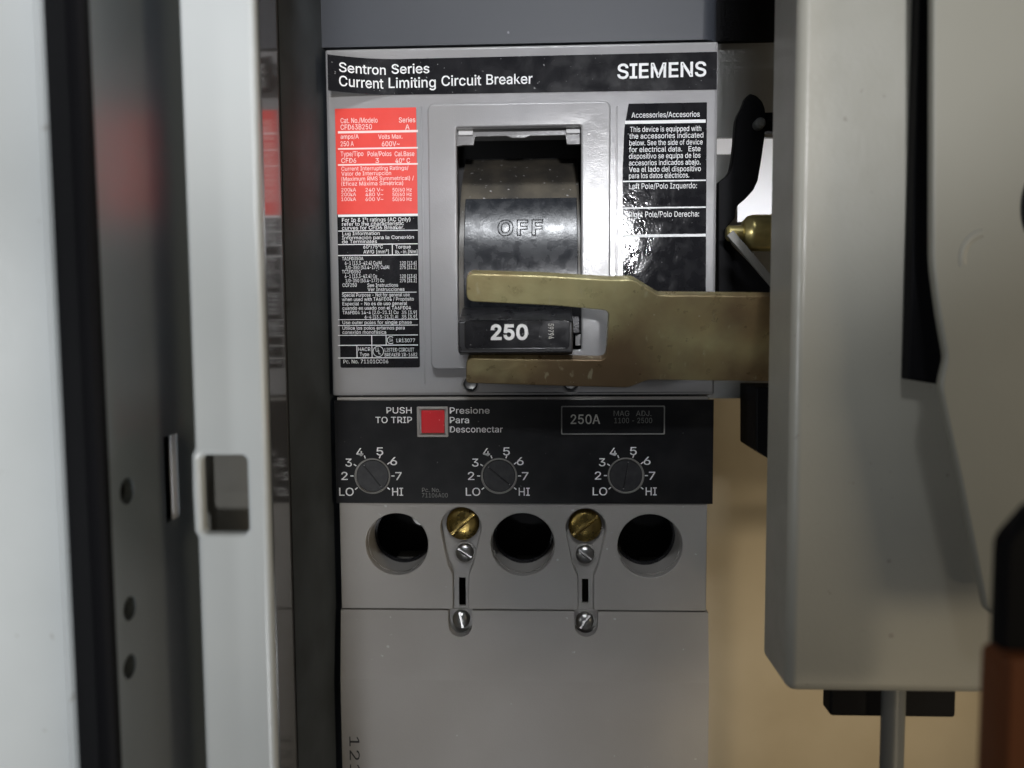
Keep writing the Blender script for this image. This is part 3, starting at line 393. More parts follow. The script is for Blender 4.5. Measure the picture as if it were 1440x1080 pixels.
M['box_paint'] = mat('warm_grey_box_paint', (0.36, 0.35, 0.30), 0.32, bump=((900, 0.05), (50, 0.12)), var=(30, (0.325, 0.315, 0.27), 0.8), rvar=(120, 0.28, 0.4), specks=(380, 0.735, (0.26, 0.25, 0.21)))
M['dark_gloss'] = mat('polished_dark_grey_steel', (0.11, 0.13, 0.14), 0.30, metal=0.0, ior=2.6, bump=(40, 0.03), var=(40, (0.11, 0.128, 0.138), 0.6))
M['mirror_grey'] = mat('bright_grey_steel_lip', (0.08, 0.08, 0.085), 0.13, metal=0.0, ior=3.2, bump=(120, 0.01))
M['dark_panel'] = mat('dark_blue_grey_paint', (0.055, 0.064, 0.074), 0.6, spec=0.3, bump=(700, 0.02), var=(60, (0.03, 0.034, 0.038), 0.7), specks=(75, 0.71, (0.012, 0.012, 0.014)))
M['shield'] = mat('blue_grey_shield', (0.038, 0.042, 0.051), 0.42, bump=(600, 0.02), var=(60, (0.036, 0.040, 0.049), 0.7), specks=(260, 0.74, (0.2, 0.2, 0.22)))
M['back_grey'] = mat('dark_grey_steel', (0.24, 0.24, 0.235), 0.5, bump=(500, 0.02), var=(50, (0.21, 0.21, 0.20), 0.6))
M['black_steel'] = mat('black_steel', (0.006, 0.006, 0.007), 0.6, spec=0.1, bump=(600, 0.02))
M['rubber'] = mat('black_rubber', (0.006, 0.006, 0.007), 0.6, spec=0.08, bump=(500, 0.02))
M['strut'] = mat('grey_strut_steel', (0.19, 0.185, 0.17), 0.45, bump=(500, 0.02))
M['rod'] = mat('grey_rod_steel', (0.13, 0.135, 0.13), 0.40, bump=(500, 0.02))
M['white_board'] = mat('white_panel', (0.80, 0.81, 0.84), 0.5, var=(30, (0.76, 0.77, 0.80), 0.6))
M['beige'] = mat('beige_wall_paint', (0.47, 0.40, 0.28), 0.55, bump=(300, 0.03), var=(25, (0.38, 0.31, 0.20), 0.6))
M['handle_cover'] = mat('grey_moulded_cover', (0.265, 0.26, 0.22), 0.45, bump=((700, 0.03), (60, 0.08)), var=(30, (0.245, 0.24, 0.20), 0.6))
M['orange'] = mat('brown_orange_plastic', (0.20, 0.07, 0.026), 0.6, spec=0.2, bump=(300, 0.03), var=(60, (0.18, 0.06, 0.022), 0.8))

def Xq(px): return at(px, 463, 0).x
ZT, ZB = 175, -215                           # heights of the long uprights

# ================================================================== THE ENCLOSURE
obj('wall', box(Xq(985), 55, ZB-60, Xq(985)+460, 58, -24), M['beige'], kind='structure')

# left door edge
dY = -80
def dx(px, Y=dY): return at(px, 463, Y).x
xr = dx(134)
prof = [(dx(-420), dY-3), (dx(82), dY-3), (dx(86), dY-3.5), (dx(89), dY-3.9), (dx(93), dY-3.9), (dx(97), dY-3.2), (dx(101), dY-1.6), (dx(104), dY-0.8), (xr-3.4, dY-0.8)]
for i in range(9):
    a = math.radians(90-90*i/8); prof.append((xr-3.2+3.2*math.cos(a), dY+2.4-3.2*math.sin(a)))
prof += [(xr, dY+6.5), (dx(-420), dY+6.5)]
obj('door_edge', prism_z(prof, ZB, ZT), M['door_paint'], smooth=40, label='pale grey steel door edge with a soft vertical ridge, at the far left', cat='door')

# black gasket between door and side wall
gx = at(104, 463, -70).x; wx = Xq(369)
obj('gasket', prism_z([(gx-9, -73), (wx-3, -88.5), (wx-0.5, -88.8), (wx+0.4, -88.2), (wx+0.5, -86.5), (wx-2.2, -86.4), (wx-2.2, -66), (gx-9, -66)], ZB, ZT), M['rubber'], label='black rubber gasket strip running down behind the pale door edge', cat='gasket')

# glossy dark side wall with slot and holes
wx = Xq(369)
def wall_yz(px, py):
    d = FWD*FPX + RGT*(px-720) - UPV*(py-540); t = (wx-CAM.x)/d.x; p = CAM+d*t; return (p.y, p.z)
def flat_side(outer, holes, x, t):
    b = plate(outer, holes, 0, t)
    for v in b.verts: X, Y, Z = v.co; v.co = (x-Y, X, Z)      # local x -> world Y ; thickness towards -X
    bmesh.ops.recalc_face_normals(b, faces=b.faces); return b
(y0, z0) = wall_yz(232, 673); (y1, _) = wall_yz(251, 673); zt = wall_yz(240, 612)[1]; zb = wall_yz(240, 733)[1]
hol = [rect(y0, zb, y1, zt)]
for px, py, hr in ((178, 691, 19), (182, 856, 17), (182, 938, 17)):
    a = wall_yz(px, py-hr); b_ = wall_yz(px, py+hr); r = (a[1]-b_[1])/2; hol.append(circ(a[0], (a[1]+b_[1])/2, r, 24))
sidew = thing('side_wall', (wx, -30, ZB), 'glossy dark grey steel side wall with a slot and three round holes, between door and pale jamb', 'side wall')
obj('panel', flat_side(rect(-86, ZB, 40, ZT), hol, wx, 2.0), M['dark_gloss'], sidew)
obj('slot_edge', box(wx-0.7, y0*0.42+y1*0.58, zb, wx-0.15, y1, zt), M['white_board'], sidew)

obj('hole_shade_sheet', box(wx-7, -70, ZB+1, wx-5.5, 39, ZT-1), M['void'], sidew)  # added black sheet that makes the holes look dark inside

# pale jamb post with latch opening
pY = -70
def ppoly(pts): return poly(pts, pY)
xl, xr2 = at(269, 540, pY).x, at(371, 540, pY).x
pout = [(xl, ZB)] + [(xl, at(268, 757, pY).z), (xl-0.75, at(268, 748, pY).z), (xl-0.9, at(268, 690, pY).z), (xl-0.75, at(268, 640, pY).z), (xl, at(268, 630, pY).z)] + [(xl, ZT), (xr2, ZT), (xr2, ZB)]
ho = box_px(282, 641, 347, 750, pY)
jamb = obj('jamb_post', plate(pout, [rr(*ho, 1.3)], pY, 3.6, 1.1), M['post_paint'], smooth=50, label='pale grey painted jamb post with rectangular latch opening, in front of dark wall', cat='post')

M['latch'] = mat('taupe_latch_steel', (0.12, 0.115, 0.10), 0.5, bump=(400, 0.03), var=(60, (0.09, 0.085, 0.07), 0.8))
obj('latch_backing', box(ho[0]-2.5, pY+8, ho[1]-3, ho[2]+1.0, pY+9.5, ho[3]+3), M['latch'], jamb)

# inner channel next to the breaker: bright lip and dark slanted flange
chan = thing('inner_channel', (Xq(437), -20, ZB), 'dark blue grey steel channel standing along the left side of the circuit breaker', 'channel')
xa, xb = Xq(438), Xq(462)
obj('bright_lip', prism_z([(xa, -37), (xa, -23.2), (xa-1.2, -23.2), (xa-1.2, -37)], ZB, ZT), M['mirror_grey'], chan)
obj('flange', prism_z([(xa-0.2, -23), (xa+0.25, -23.3), (xa+0.7, -22.6), (xb, 3), (xb, 12), (xa-0.2, 12)], ZB, ZT), M['dark_panel'], chan)

# shield above the breaker
sx1 = at(1012, 30, 1).x; sz = at(735, 62.5, 1).z
prof = [(at(430, 30, 1).x, 1.0), (sx1-5, 1.0)]
for i in range(1, 9):
    a = math.radians(80*i/8); prof.append((sx1-5+5*math.sin(a), 1+5*(1-math.cos(a))))
prof += [(sx1+0.3, 20), (at(430, 30, 1).x, 20)]
sh = prism_z(prof, sz+0.3, ZT)
# the lower edge slopes very slightly, as in the photo
obj('arc_shield', sh, M['shield'], label='blue grey flat shield plate mounted directly above the circuit breaker', cat='shield')
obj('gap_shade_sheet', box(at(1000, 20, 24).x, 24, at(1050, 57.5, 24).z, at(1200, 20, 24).x, 27, ZT), M['rubber'], label='black sheet standing for the dark void in the upper gap between the shield and the large grey box', cat='plate')  # black sheet put where the gap is only unlit depth

# grey back plate with stepped cut-out, and the white panel behind it
bY = 26
hp = poly([(985, 193), (1150, 193), (1150, 312), (1037, 312), (1037, 217), (985, 217)], bY)
o_ = box_px(960, 58, 1180, 560, bY)
obj('back_plate', plate(rect(o_[0], o_[1], o_[2], o_[3]), [hp], bY, 2), M['back_grey'], label='dark grey steel back plate with a bright stepped cut-out behind the black lever', cat='plate')
pb = at(1060, 260, 75)
obj('white_panel', box(pb.x-45, 75, pb.z-40, pb.x+60, 77, pb.z+45), M['white_board'], label='bright white panel seen through the cut-out behind the black lever', cat='panel')
area('panel_fill', (pb.x, 44, pb.z-34), (pb.x, 75, pb.z+4), 40, 12, 0.010, (0.95, 0.96, 1.0)).data.spread = math.radians(100)  # added light hidden behind the back plate to brighten the white panel

# ================================================================== THE CIRCUIT BREAKER
W0, W1 = -0.5, 114.0
zTop = at(735, 63.5, 0).z; zMid = at(735, 557, 0).z; zSeam = at(737, 859.5, 0).z
br = thing('circuit_breaker', (57, 20, at(735, 1080, 0).z-30), 'grey moulded three pole circuit breaker with black and red labels, switched off', 'circuit breaker')
win = box_px(643, 177, 817.5, 492, -3)
bez = box_px(603, 143, 858.5, 519, -3)
# upper cover, open behind the bezel
hole_s = [circ(*XZ(661, 541, 0), 2.1, 20), circ(*XZ(803, 541, 0), 2.1, 20)]
inner = rect(win[0]-2, win[1]-2, win[2]+2, win[3]+2)
obj('upper_cover', plate(rounded(rect(W0, zMid+0.25, W1, zTop), 0.8), [inner]+hole_s, 0, 24, 0.9), M['grey_plastic'], br)
wr = rr(win[0], win[1], win[2], win[3], 0.5)
bz = plate(rr(*bez, 2.0), [wr], -2.6, 3.0, 0.55)
obj('bezel', bz, M['grey_plastic'], br, smooth=50)
# narrow moulded ribs beside the bezel
for px in (595, 867):
    q = box_px(px-1.2, 150, px+1.2, 540, 0)
    obj('rib', box(q[0], -0.35, q[1], q[2], 0.3, q[3], 0.12), M['grey_plastic'], br)
# lip across the top of the window with two pale tabs
lip = poly([(640, 172), (820, 172), (820, 203), (797, 203), (795, 190), (745, 191), (738, 194), (720, 194), (712, 191), (668, 192), (666, 204), (652, 204), (640, 206)], 2)
obj('window_lip', plate(rounded(lip, 0.25, 2), [], 2.0, 1.2, 0.2), M['grey_plastic'], br)
for a, b_ in (((644.5, 180.5), (665, 190)), ((796, 177.5), (816, 187.5))):
    q = box_px(a[0], a[1], b_[0], b_[1], 1)
    obj('retaining_tab', box(q[0], 0.9, q[1], q[2], 1.95, q[3], 0.2), M['print_white'], br)
q = box_px(809, 470, 817, 486, 1)
obj('retaining_tab', box(q[0], 0.9, q[1], q[2], 1.95, q[3], 0.2), M['print_white'], br)
q = box_px(640, 177, 822, 495, 22)
obj('window_well', box(q[0]-4, 26, q[1]-4, q[2]+4, 27, q[3]+8), M['void'], br)

# toggle: drum, curved OFF face, finger block
zc = at(735, 402, 0).z
def arc_band(R, yc, za, zb_, x0, x1, th, n=28):
    b = bmesh.new(); rows = []
    for i in range(n+1):
        z = za+(zb_-za)*i/n; rows.append((yc-math.sqrt(max(R*R-(z-zc)**2, 0.01)), z))
    pr = rows + [(y+th, z) for y, z in reversed(rows)]
    return prism_x(pr, x0, x1)
xw0, xw1 = win[0]+0.7, win[2]-0.4
z277 = at(735, 277.5, 2).z
drum = arc_band(46.5, 45, zc-14, at(735, 186, 14).z+4, win[0]+0.15, win[2]-0.15, 3)
obj('drum', drum, M['dusty_black'], br)
offb = arc_band(49.0, 45, at(735, 452, -4).z, z277, at(652, 350, -3).x, at(812.5, 350, -3).x, 3)
bevel_all(offb, 0.25, 2, 40)
offo = obj('off_face', offb, M['off_plastic'], br)
me = text_mesh('OFF', 0.16, 0.5, 'NONE', 0.12, 16); b = bmesh.new(); b.from_mesh(me); bpy.data.meshes.remove(me)
mn = min(v.co.x for v in b.verts); mx = max(v.co.x for v in b.verts); y0_ = min(v.co.y for v in b.verts); y1_ = max(v.co.y for v in b.verts)
A = at(699, 331.5, -3); B = at(764, 306, -3)
for v in b.verts:
    x = A.x+(v.co.x-mn)/(mx-mn)*(B.x-A.x); z = A.z+(v.co.y-y0_)/(y1_-y0_)*(B.z-A.z)
    v.co = (x, 45-math.sqrt(49.0**2-(z-zc)**2)-0.03-v.co.z*0.9, z)
obj('off_lettering', b, M['edge_black'], offo)
# finger block carrying the rating
hx0, hx1 = at(644, 470, -18).x, at(806, 470, -18).x
hz = [at(735, p, -18).z for p in (452, 496)]
hprof = [(-18, hz[0]), (-18, hz[1]), (-15, hz[1]-0.6), (6, hz[1]-0.6), (6, at(735, 430, -7).z), (-6, at(735, 432, -7).z)]
hb = prism_x(hprof, hx0, hx1); bevel_all(hb, 0.5, 3, 20)
blk = obj('toggle_handle', hb, M['black_plastic'], br)
rq = box_px(653, 450, 801, 491, -18.4)
obj('rating_plate', plate(rr(rq[0], rq[1], rq[2], rq[3], 1.2), [], -18.5, 0.6, 0.25), M['black_label'], blk)
L_ = Lettering(); L_.text('250', 690, 742.5, 477, 20, -18.56, 0.42)
obj('rating_lettering', L_.bm, M['print_white'], blk)
L_ = Lettering(); L_.vtext('59794', 771, 778.5, 455, 476.5, -18.56, 0.1)
obj('code_lettering', L_.bm, M['print_dim'], blk)
obj('side_shoulder', box(hx1-0.5, -5, at(735, 470, -4).z, win[2]-0.3, 3, at(735, 400, -4).z, 0.5), M['black_plastic'], br)

# name strip, its left end peeling away
def lift(x):                                   # how far the film stands off the cover
    t = max(0.0, (22-x)/22.0); return 6.2*t**1.9
def strip_z(px, py): return at(px, py, 0).z
xs0, xs1 = at(468, 110, 0).x, at(1008, 100, 0).x
topL, topR = strip_z(530, 83.5)-0.10, strip_z(1008, 73)
botL, botR = strip_z(530, 134)-0.0, strip_z(1008, 126)
xL = at(530, 110, 0).x
def lin(a, b_, x): return a+(b_-a)*(x-xL)/(xs1-xL)
b = bmesh.new(); prev = None; n = 60
for i in range(n+1):
    x = xs0+(xs1-xs0)*(i/n)**1.4
    y_, zb_, zt_ = -0.16-lift(x), lin(botL, botR, x), lin(topL, topR, x)
    cur = [b.verts.new((x, y_, zb_)), b.verts.new((x, y_, zt_)), b.verts.new((x, y_+0.1, zt_)), b.verts.new((x, y_+0.1, zb_))]
    if prev:
        for k in range(4): b.faces.new((prev[k], cur[k], cur[(k+1) % 4], prev[(k+1) % 4]))
    else: b.faces.new(cur)
    prev = cur
b.faces.new(prev)
bmesh.ops.recalc_face_normals(b, faces=b.faces)
strip = obj('name_strip', b, M['black_label'], br, label='black name strip with its left end peeling off')
L_ = Lettering()
L_.text('Sentron', 482, 543, 106.5, 13, 0, 0.12); L_.text('Series', 551, 604, 103.5, 13, 0, 0.12)
L_.text('Current', 482, 540, 126.0, 14, 0, 0.12); L_.text('Limiting', 547, 613, 123.5, 14, 0, 0.12)
L_.text('Circuit', 621, 677, 120.5, 14, 0, 0.12); L_.text('Breaker', 684, 749, 118.5, 14, 0, 0.12)
for v in L_.bm.verts: v.co.y = -0.24-lift(v.co.x)
obj('name_lettering', L_.bm, M['print_white'], strip)
L_ = Lettering()
L_.text('SIEMENS', 868, 993, 109.0, 20, 0, 0.22)
for v in L_.bm.verts: v.co.y = -0.22; v.co.z += (v.co.x-at(930, 100, 0).x)*0.010
obj('maker_lettering', L_.bm, M['print_white'], strip)

# rating label at left
rl = box_px(475, 152, 588, 517, 0)
Yl = -0.16
lab = obj('rating_label', plate(rr(*rl, 0.5, 3), [], -0.12, 0.15), M['black_label'], br, label='red and black rating label full of small print')
rz = at(530, 301, 0).z
obj('red_field', sheet(rect(rl[0]+0.02, rz, rl[2]-0.02, rl[3]-0.02), -0.16), M['red_film'], lab)
P = Lettering(); yy = -0.20
for t, a, c, y, h in [
    ('Cat. No./Modelo', 479, 531, 172.7, 7), ('Series', 561, 584, 172, 7), ('CFD63B250', 479, 523, 182, 7), ('A', 570, 576, 182, 7),
    ('amps/A', 479, 504.5, 195, 6), ('Volts Max.', 532, 566, 195, 6), ('250 A', 479, 497.5, 205.5, 6.8), ('600V~', 537, 562, 205.5, 6.8),
    ('Type/Tipo', 479, 511, 219.5, 6.6), ('Pole/Polos', 517, 550.5, 219.5, 6.6), ('Cal.Base', 555, 582.7, 219.5, 6.6),
    ('CFD6', 480, 501, 229, 6.6), ('3', 528, 533, 229, 6.6), ('40° C', 556, 576.7, 229, 6.6),
    ('Current Interrupting Ratings/', 480, 574.5, 239.3, 5.4), ('Valor de Interrupción', 480, 550, 246.5, 5.4), ('(Maximum RMS Symmetrical) /', 480, 582, 253.6, 5.4),
    ('(Eficaz Máxima Simétrica)', 480, 567, 260.6, 5.4),
    ('200kA', 480, 500.7, 269.3, 5), ('240 V~', 514, 539, 269.3, 5), ('50/60 Hz', 552, 579, 269.3, 5),
    ('200kA', 480, 500.7, 275.8, 5), ('480 V~', 514, 539, 275.8, 5), ('50/60 Hz', 552, 579, 275.8, 5),
    ('100kA', 480, 500.7, 282.5, 5), ('600 V~', 514, 539, 282.5, 5), ('50/60 Hz', 552, 579, 282.5, 5)]:
    P.text(t, a, c, y, h, yy, 0.05)
for y, th in ((185.2, 3.2), (208.6, 2.2), (231.2, 2.2)): P.hline(475.2, 587.8, y, th, yy)
obj('red_field_lettering', P.bm, M['print_pink'], lab)
P = Lettering()
for t, a, c, y, h in [
    ('For Ip & I²t ratings (AC Only)', 481, 577, 311.5, 5.4), ('refer to the characteristic', 481, 568, 317.1, 5.2), ('curves for CFD6 Breaker.', 481, 568.5, 322.7, 5.2),
    ('Lug Information', 481.5, 534, 330.6, 4.8), ('Información para la Conexión', 481, 582, 336.2, 4.8), ('de Terminales', 481, 530, 342, 4.8),
    ('60°/75°C', 511, 538.5, 349.4, 4.8), ('Torque', 556, 577.5, 349.4, 4.8), ('AWG [mm²]', 511, 546.7, 356.4, 5), ('lb.-in.[Nm]', 556, 587, 356.4, 5),
    ('TA1FD350A', 481, 511, 366, 4.8), ('6-1 [13.3-42.4] Cu/Al', 485, 537, 372.2, 4.8), ('120 [13.6]', 562.5, 585.5, 372.2, 4.8),
    ('1/0-350 [53.4-177] Cu/Al', 486, 547.5, 378.3, 4.8), ('275 [31.1]', 562.5, 585.5, 378.3, 4.8), ('TC1FD350', 481, 507, 384.5, 4.8),
    ('6-1 [13.3-42.4] Cu', 485, 530, 390.6, 4.8), ('120 [13.6]', 562.5, 585.5, 390.6, 4.8), ('1/0-350 [53.4-177] Cu', 486, 540, 396.8, 4.8), ('275 [31.1]', 562.5, 585.5, 396.8, 4.8),
    ('CCF250', 481.7, 501.7, 403.3, 4.8), ('See Instructions', 516.7, 559.7, 403.3, 4.8), ('Ver Instrucciones', 517, 568.7, 409.2, 4.8),
    ('Special Purpose - Not for general use', 481, 576, 417, 4.8), ('when used with TA6FD04 / Propósito', 481, 582, 423, 4.8), ('Especial - No es de uso general', 481.7, 572.5, 429.2, 4.8),
    ('cuando es usado con el TA6FD04', 481.7, 578, 435.4, 4.8), ('TA6FD04 14-4 [2.0-21.1] Cu', 481.7, 560, 441.7, 4.8), ('35 [3.9]', 565, 586, 441.7, 4.8),
    ('6-4 [13.3-21.1] Al', 513, 560, 447.8, 4.6), ('35 [3.9]', 565, 586, 447.8, 4.6),
    ('Use outer poles for single phase', 481.7, 579, 455.6, 4.6), ('Utilice los polos externos para', 481.7, 569, 463.5, 4.8), ('conexión monofásica', 481.7, 543, 469.5, 4.8),
    ('LR13077', 557.7, 583.7, 481.2, 5), ('HACR', 504, 521, 493.5, 5), ('Type', 506, 519, 500.8, 5), ('LISTED CIRCUIT', 541, 582.5, 494.2, 5), ('BREAKER XR-1682', 541, 586.7, 501.2, 5),
    ('Pc. No. 71101CC06', 483, 546, 510.9, 5.2), ('SA', 547.6, 552.6, 480.4, 4.2), ('U', 528.2, 532, 494.5, 5.6), ('L', 532.4, 535.6, 498, 5.6)]:
    P.text(t, a, c, y, h, Yl, 0.04)
for x0, x1, y, th in ((475, 588, 302.8, 3.4), (475, 588, 324.3, 1.1), (475, 588, 343.4, 1.2), (475, 588, 358.8, 1.4), (481, 586, 411.2, 0.9), (475, 588, 449.2, 0.8), (475, 588, 457.4, 1.0),
                      (475, 588, 471.3, 1.0), (475, 588, 485.4, 1.2), (475, 588, 503.2, 1.3)): P.hline(x0+0.3, x1-0.3, y, th, Yl)
for x, a, c in ((551.7, 344, 358.5), (523, 471.8, 502.8), (543, 471.8, 485), (502, 486, 502.8)): P.vline(x, a, c, 1.1, Yl)
P.ring(549.5, 478.3, 4.9, 1.0, Yl, 50, 310); P.ring(532, 494.2, 7.3, 0.8, Yl)
obj('rating_lettering', P.bm, M['print_white'], lab)

# accessory label at right
al = poly([(884, 146), (994, 144), (993, 300), (992, 474), (876, 474), (875.5, 240), (878, 180)], 0)
alb = plate(al, [], -0.12, 0.15)
acc = obj('accessory_label', alb, M['wrinkled_label'], br, label='wrinkled glossy black accessory label with white print')
P = Lettering()
for t, a, c, y, h in [('Accessories/Accesorios', 888, 984, 164.8, 7.4), ('This device is equipped with', 886, 986, 184.8, 7.2), ('the accessories indicated', 885, 989, 194.2, 7.2),
    ('below. See the side of device', 885, 988, 203.8, 7.2), ('for electrical data.   Este', 884.5, 985, 213.2, 7.2), ('dispositivo se equipa de los', 884.5, 985, 222.5, 7.2),
    ('accesorios indicados abajo.', 884.5, 985, 232, 7.2), ('Vea el lado del dispositivo', 884.5, 985.5, 241.2, 7.2), ('para los datos eléctricos.', 884.5, 969, 250.2, 7.2),
    ('Left Pole/Polo Izquerdo:', 884.5, 980, 265.2, 7.8), ('Right Pole/Polo Derecha:', 884.5, 983, 305, 7.8)]:
    P.text(t, a, c, y, h, -0.18, 0.05)
for x0, y, th in ((879, 171.2, 4.6), (876, 254.3, 2.0), (876, 292, 2.0), (876, 331.3, 3.8)): P.hline(x0, 992.5, y, th, -0.18)
obj('accessory_lettering', P.bm, M['print_white'], acc)

# trip unit: front plate with cable holes and keyhole recesses
def keyhole(cx, cy):
    pts = []
    for i in range(25):
        a = math.radians(-8+196*i/24); pts.append((cx+28.5*math.cos(a), cy-28.5*math.sin(a)))
    pts += [(cx-18, cy+52), (cx-11, cy+66), (cx-10.5, 900), (cx+10.5, 900), (cx+11, cy+66), (cx+17, cy+52)]
    return pts
khs = [(648, 742), (824, 744)]
tz0 = zSeam+0.2; tz1 = zMid-0.25
holes = [circ(*XZ(558, 765.5, 0.6), 9.6), circ(*XZ(735, 766, 0.6), 9.7), circ(*XZ(914, 768, 0.6), 9.75)]
kp = []
for k in khs:
    p = poly(keyhole(*k), 0.6); p = [(x, max(z, tz0+0.0)) for x, z in p]; kp.append(p)
def notch(p): return p
out = [(W0+1.2, tz1), (W0+1.2, tz0)]
rest = []
for k, p in zip(khs, kp):                      # the keyhole channels run out through the lower edge
    body = [q for q in p]
    iL = max(range(len(body)), key=lambda i: (body[i][1] <= tz0+1e-6 and body[i][0] < XZ(k[0], 850)[0]))
    iR = max(range(len(body)), key=lambda i: (body[i][1] <= tz0+1e-6 and body[i][0] > XZ(k[0], 850)[0]))
    seq = list(reversed(body[:iL+1])); # from left foot up over the top to the right start
    right = body[iR:]
    out += [body[iL]] + [q for q in reversed(body[:iL])] + list(reversed(right))
out += [(W1-1.6, tz0), (W1-1.6, tz1)]
trip = obj('trip_unit', plate(out, holes, 0.6, 3.2, 0.35), M['grey_lower'], br)
# hole walls, deeper than the front plate
def tube(cx, cz, r, y0, y1, n=48):
    return lathe([(r, y0), (r, y1), (r+1.2, y1), (r+1.2, y0), (r, y0)], n, 'Y', (cx, 0, cz), False)
for c, r in ((XZ(558, 765.5, 0.6), 9.45), (XZ(735, 766, 0.6), 9.55), (XZ(914, 768, 0.6), 9.6)):
    obj('cable_hole_sleeve', tube(c[0], c[1], r, 3.8, 13), M['grey_lower'], trip)
    obj('lug_lip', tube(c[0], c[1]+0.2, r-0.7, 13.1, 14.5), M['black_plastic'], trip)
obj('recess_floor', plate(rect(W0+1.2, tz0-4, W1-1.6, tz1-32), [circ(*XZ(558, 765.5, .6), 10.0), circ(*XZ(735, 766, .6), 10.0), circ(*XZ(914, 768, .6), 10.0),
     rect(*box_px(645.5, 812, 655, 852, 4)), rect(*box_px(818.5, 814, 827.5, 848, 4))], 4.0, 1.0), M['grey_lower'], trip)
obj('trip_unit_body', box(W0+1.2, 30, tz0-45, W1-1.6, 32, tz1), M['void'], trip)
obj('trip_unit_flank', box(W0+1.2, 3.9, tz0, W0+2.4, 30, tz1), M['grey_lower'], trip)
obj('trip_unit_flank', box(W1-2.8, 3.9, tz0, W1-1.6, 30, tz1), M['grey_lower'], trip)
for px, py, yy_ in ((582, 796, 14.6), (752, 803, 14.6), (930, 806, 14.6)):
    q = at(px, py, yy_); obj('lug', box(q.x-6, yy_, q.z-2.0, q.x+6.5, yy_+9, q.z+2.6, 0.6), M['strut'], trip)
q = at(592, 726, 16); obj('lug_screw', lathe([(0, 15), (2.6, 15.2), (3.4, 16.2), (3.4, 24), (0, 24)], 28, 'Y', (q.x, 0, q.z)), M['steel'], trip)

# trip label with openings for dials and button
dials = [(523.8, 669.3), (701.8, 669.3), (880.2, 668.8)]
tl = box_px(471.5, 562.5, 1003, 708, 0.2)
bt = box_px(589, 574, 628, 612, 0.2)
dh = [circ(*XZ(a, b_, 0.2), 5.15) for a, b_ in dials]
tlab = obj('trip_label', plate(rect(*tl), dh+[rect(*bt)], 0.2, 0.38), M['trip_label'], trip, label='black label with white dial scales')
P = Lettering(); Yt = 0.13
for t, a, c, y, h in [('PUSH', 543.5, 579, 581.3, 8.6), ('TO TRIP', 528, 579.4, 594.8, 8.6), ('Presione', 632.5, 688.5, 581.5, 8.6), ('Para', 632.5, 659.6, 595, 8.6), ('Desconectar', 632.5, 707, 608, 8.6)]:
    P.text(t, a, c, y, h, Yt, 0.06)
for cx, cy in dials:
    ox, oy = cx-523.8, cy-669.3
    for t, a, c, y in [('2', 480, 489, 674.8), ('3', 485.8, 495, 656), ('4', 501, 511, 641.3), ('5', 529.5, 539, 640.2), ('6', 548.7, 558.5, 654), ('7', 556, 565, 675), ('LO', 477, 497.5, 697), ('HI', 551.5, 567, 697)]:
        P.text(t, a+ox, c+ox, y+oy, 11, Yt, 0.07)
    for ang in (180, 148, 112, 69, 38, 0, 218, 322):
        a = math.radians(ang); P.seg((cx+26.6*math.cos(a), cy-26.6*math.sin(a)), (cx+31*math.cos(a), cy-31*math.sin(a)), 1.6, Yt)
obj('trip_lettering', P.bm, M['print_white'], tlab)
P = Lettering(); P.text('Pc. No.', 593.5, 619, 692, 6, Yt, 0.0); P.text('71106A00', 593.5, 629.6, 699.5, 6, Yt, 0.0)
obj('worn_lettering', P.bm, M['print_grey'], tlab)
WP = Lettering(); WP.text('MAG   ADJ.', 863, 916, 585, 7.4, -0.06, 0.0); WP.text('1100 - 2500', 864, 917, 595, 7.4, -0.06, 0.0)
aq = box_px(789, 570.5, 935, 611, 0.1)
ap = obj('ampere_plate', plate(rr(*aq, 0.4), [], -0.02, 0.2), M['trip_label'], tlab)
fr = plate(rr(*aq, 0.4), [rr(aq[0]+0.35, aq[1]+0.35, aq[2]-0.35, aq[3]-0.35, 0.4)], -0.14, 0.3)
obj('plate_frame', fr, M['print_grey'], tlab)
P = Lettering(); P.text('250A', 802.5, 844, 596, 13, -0.06, 0.10); obj('ampere_lettering', P.bm, M['print_dim'], tlab); obj('range_lettering', WP.bm, M['print_grey'], tlab)
# dials
for k, (cx, cy) in enumerate(dials):
    c = XZ(cx, cy, 0.4)
    d = lathe([(5.0, 3.0), (5.0, 0.62), (4.75, 0.42), (0.0, 0.36)], 48, 'Y', (c[0], 0, c[1]))
    cut = box(-4.2, -1, -0.2, 4.2, 1.3, 0.2)
    R = Matrix.Rotation(math.radians((52, 40, 100)[k]), 4, 'Y'); bmesh.ops.transform(cut, matrix=Matrix.Translation((c[0], 0, c[1])) @ R, verts=cut.verts)
    dl = obj('adjustment_dial', boolean(d, cut), M['dial'], trip)
    sl = box(-4.0, 0.42, -0.19, 4.0, 1.2, 0.19); bmesh.ops.transform(sl, matrix=Matrix.Translation((c[0], 0.12, c[1])) @ R, verts=sl.verts)
    obj('slot_shade', sl, M['void'], dl)  # black inlay painting the shade inside the slot
    rg = lathe([(5.12, 0.25), (5.12, 0.05), (5.4, 0.02), (5.5, 0.17), (5.5, 0.25), (5.12, 0.25)], 48, 'Y', (c[0], 0, c[1]), False)
    obj('dial_ring', rg, M['strut'], dl)
# push-to-trip button
btn = obj('trip_button', box(bt[0]+0.75, -0.1, bt[1]+0.6, bt[2]-0.6, 3, bt[3]-0.6, 0.35), M['red_button'], trip, label='red push to trip button')
obj('button_frame', plate(rr(bt[0]-0.5, bt[1]-0.5, bt[2]+0.5, bt[3]+0.5, 0.3), [rr(bt[0]+0.15, bt[1]+0.15, bt[2]-0.15, bt[3]-0.15, 0.2)], -0.3, 0.6, 0.12), M['grey_lower'], btn)

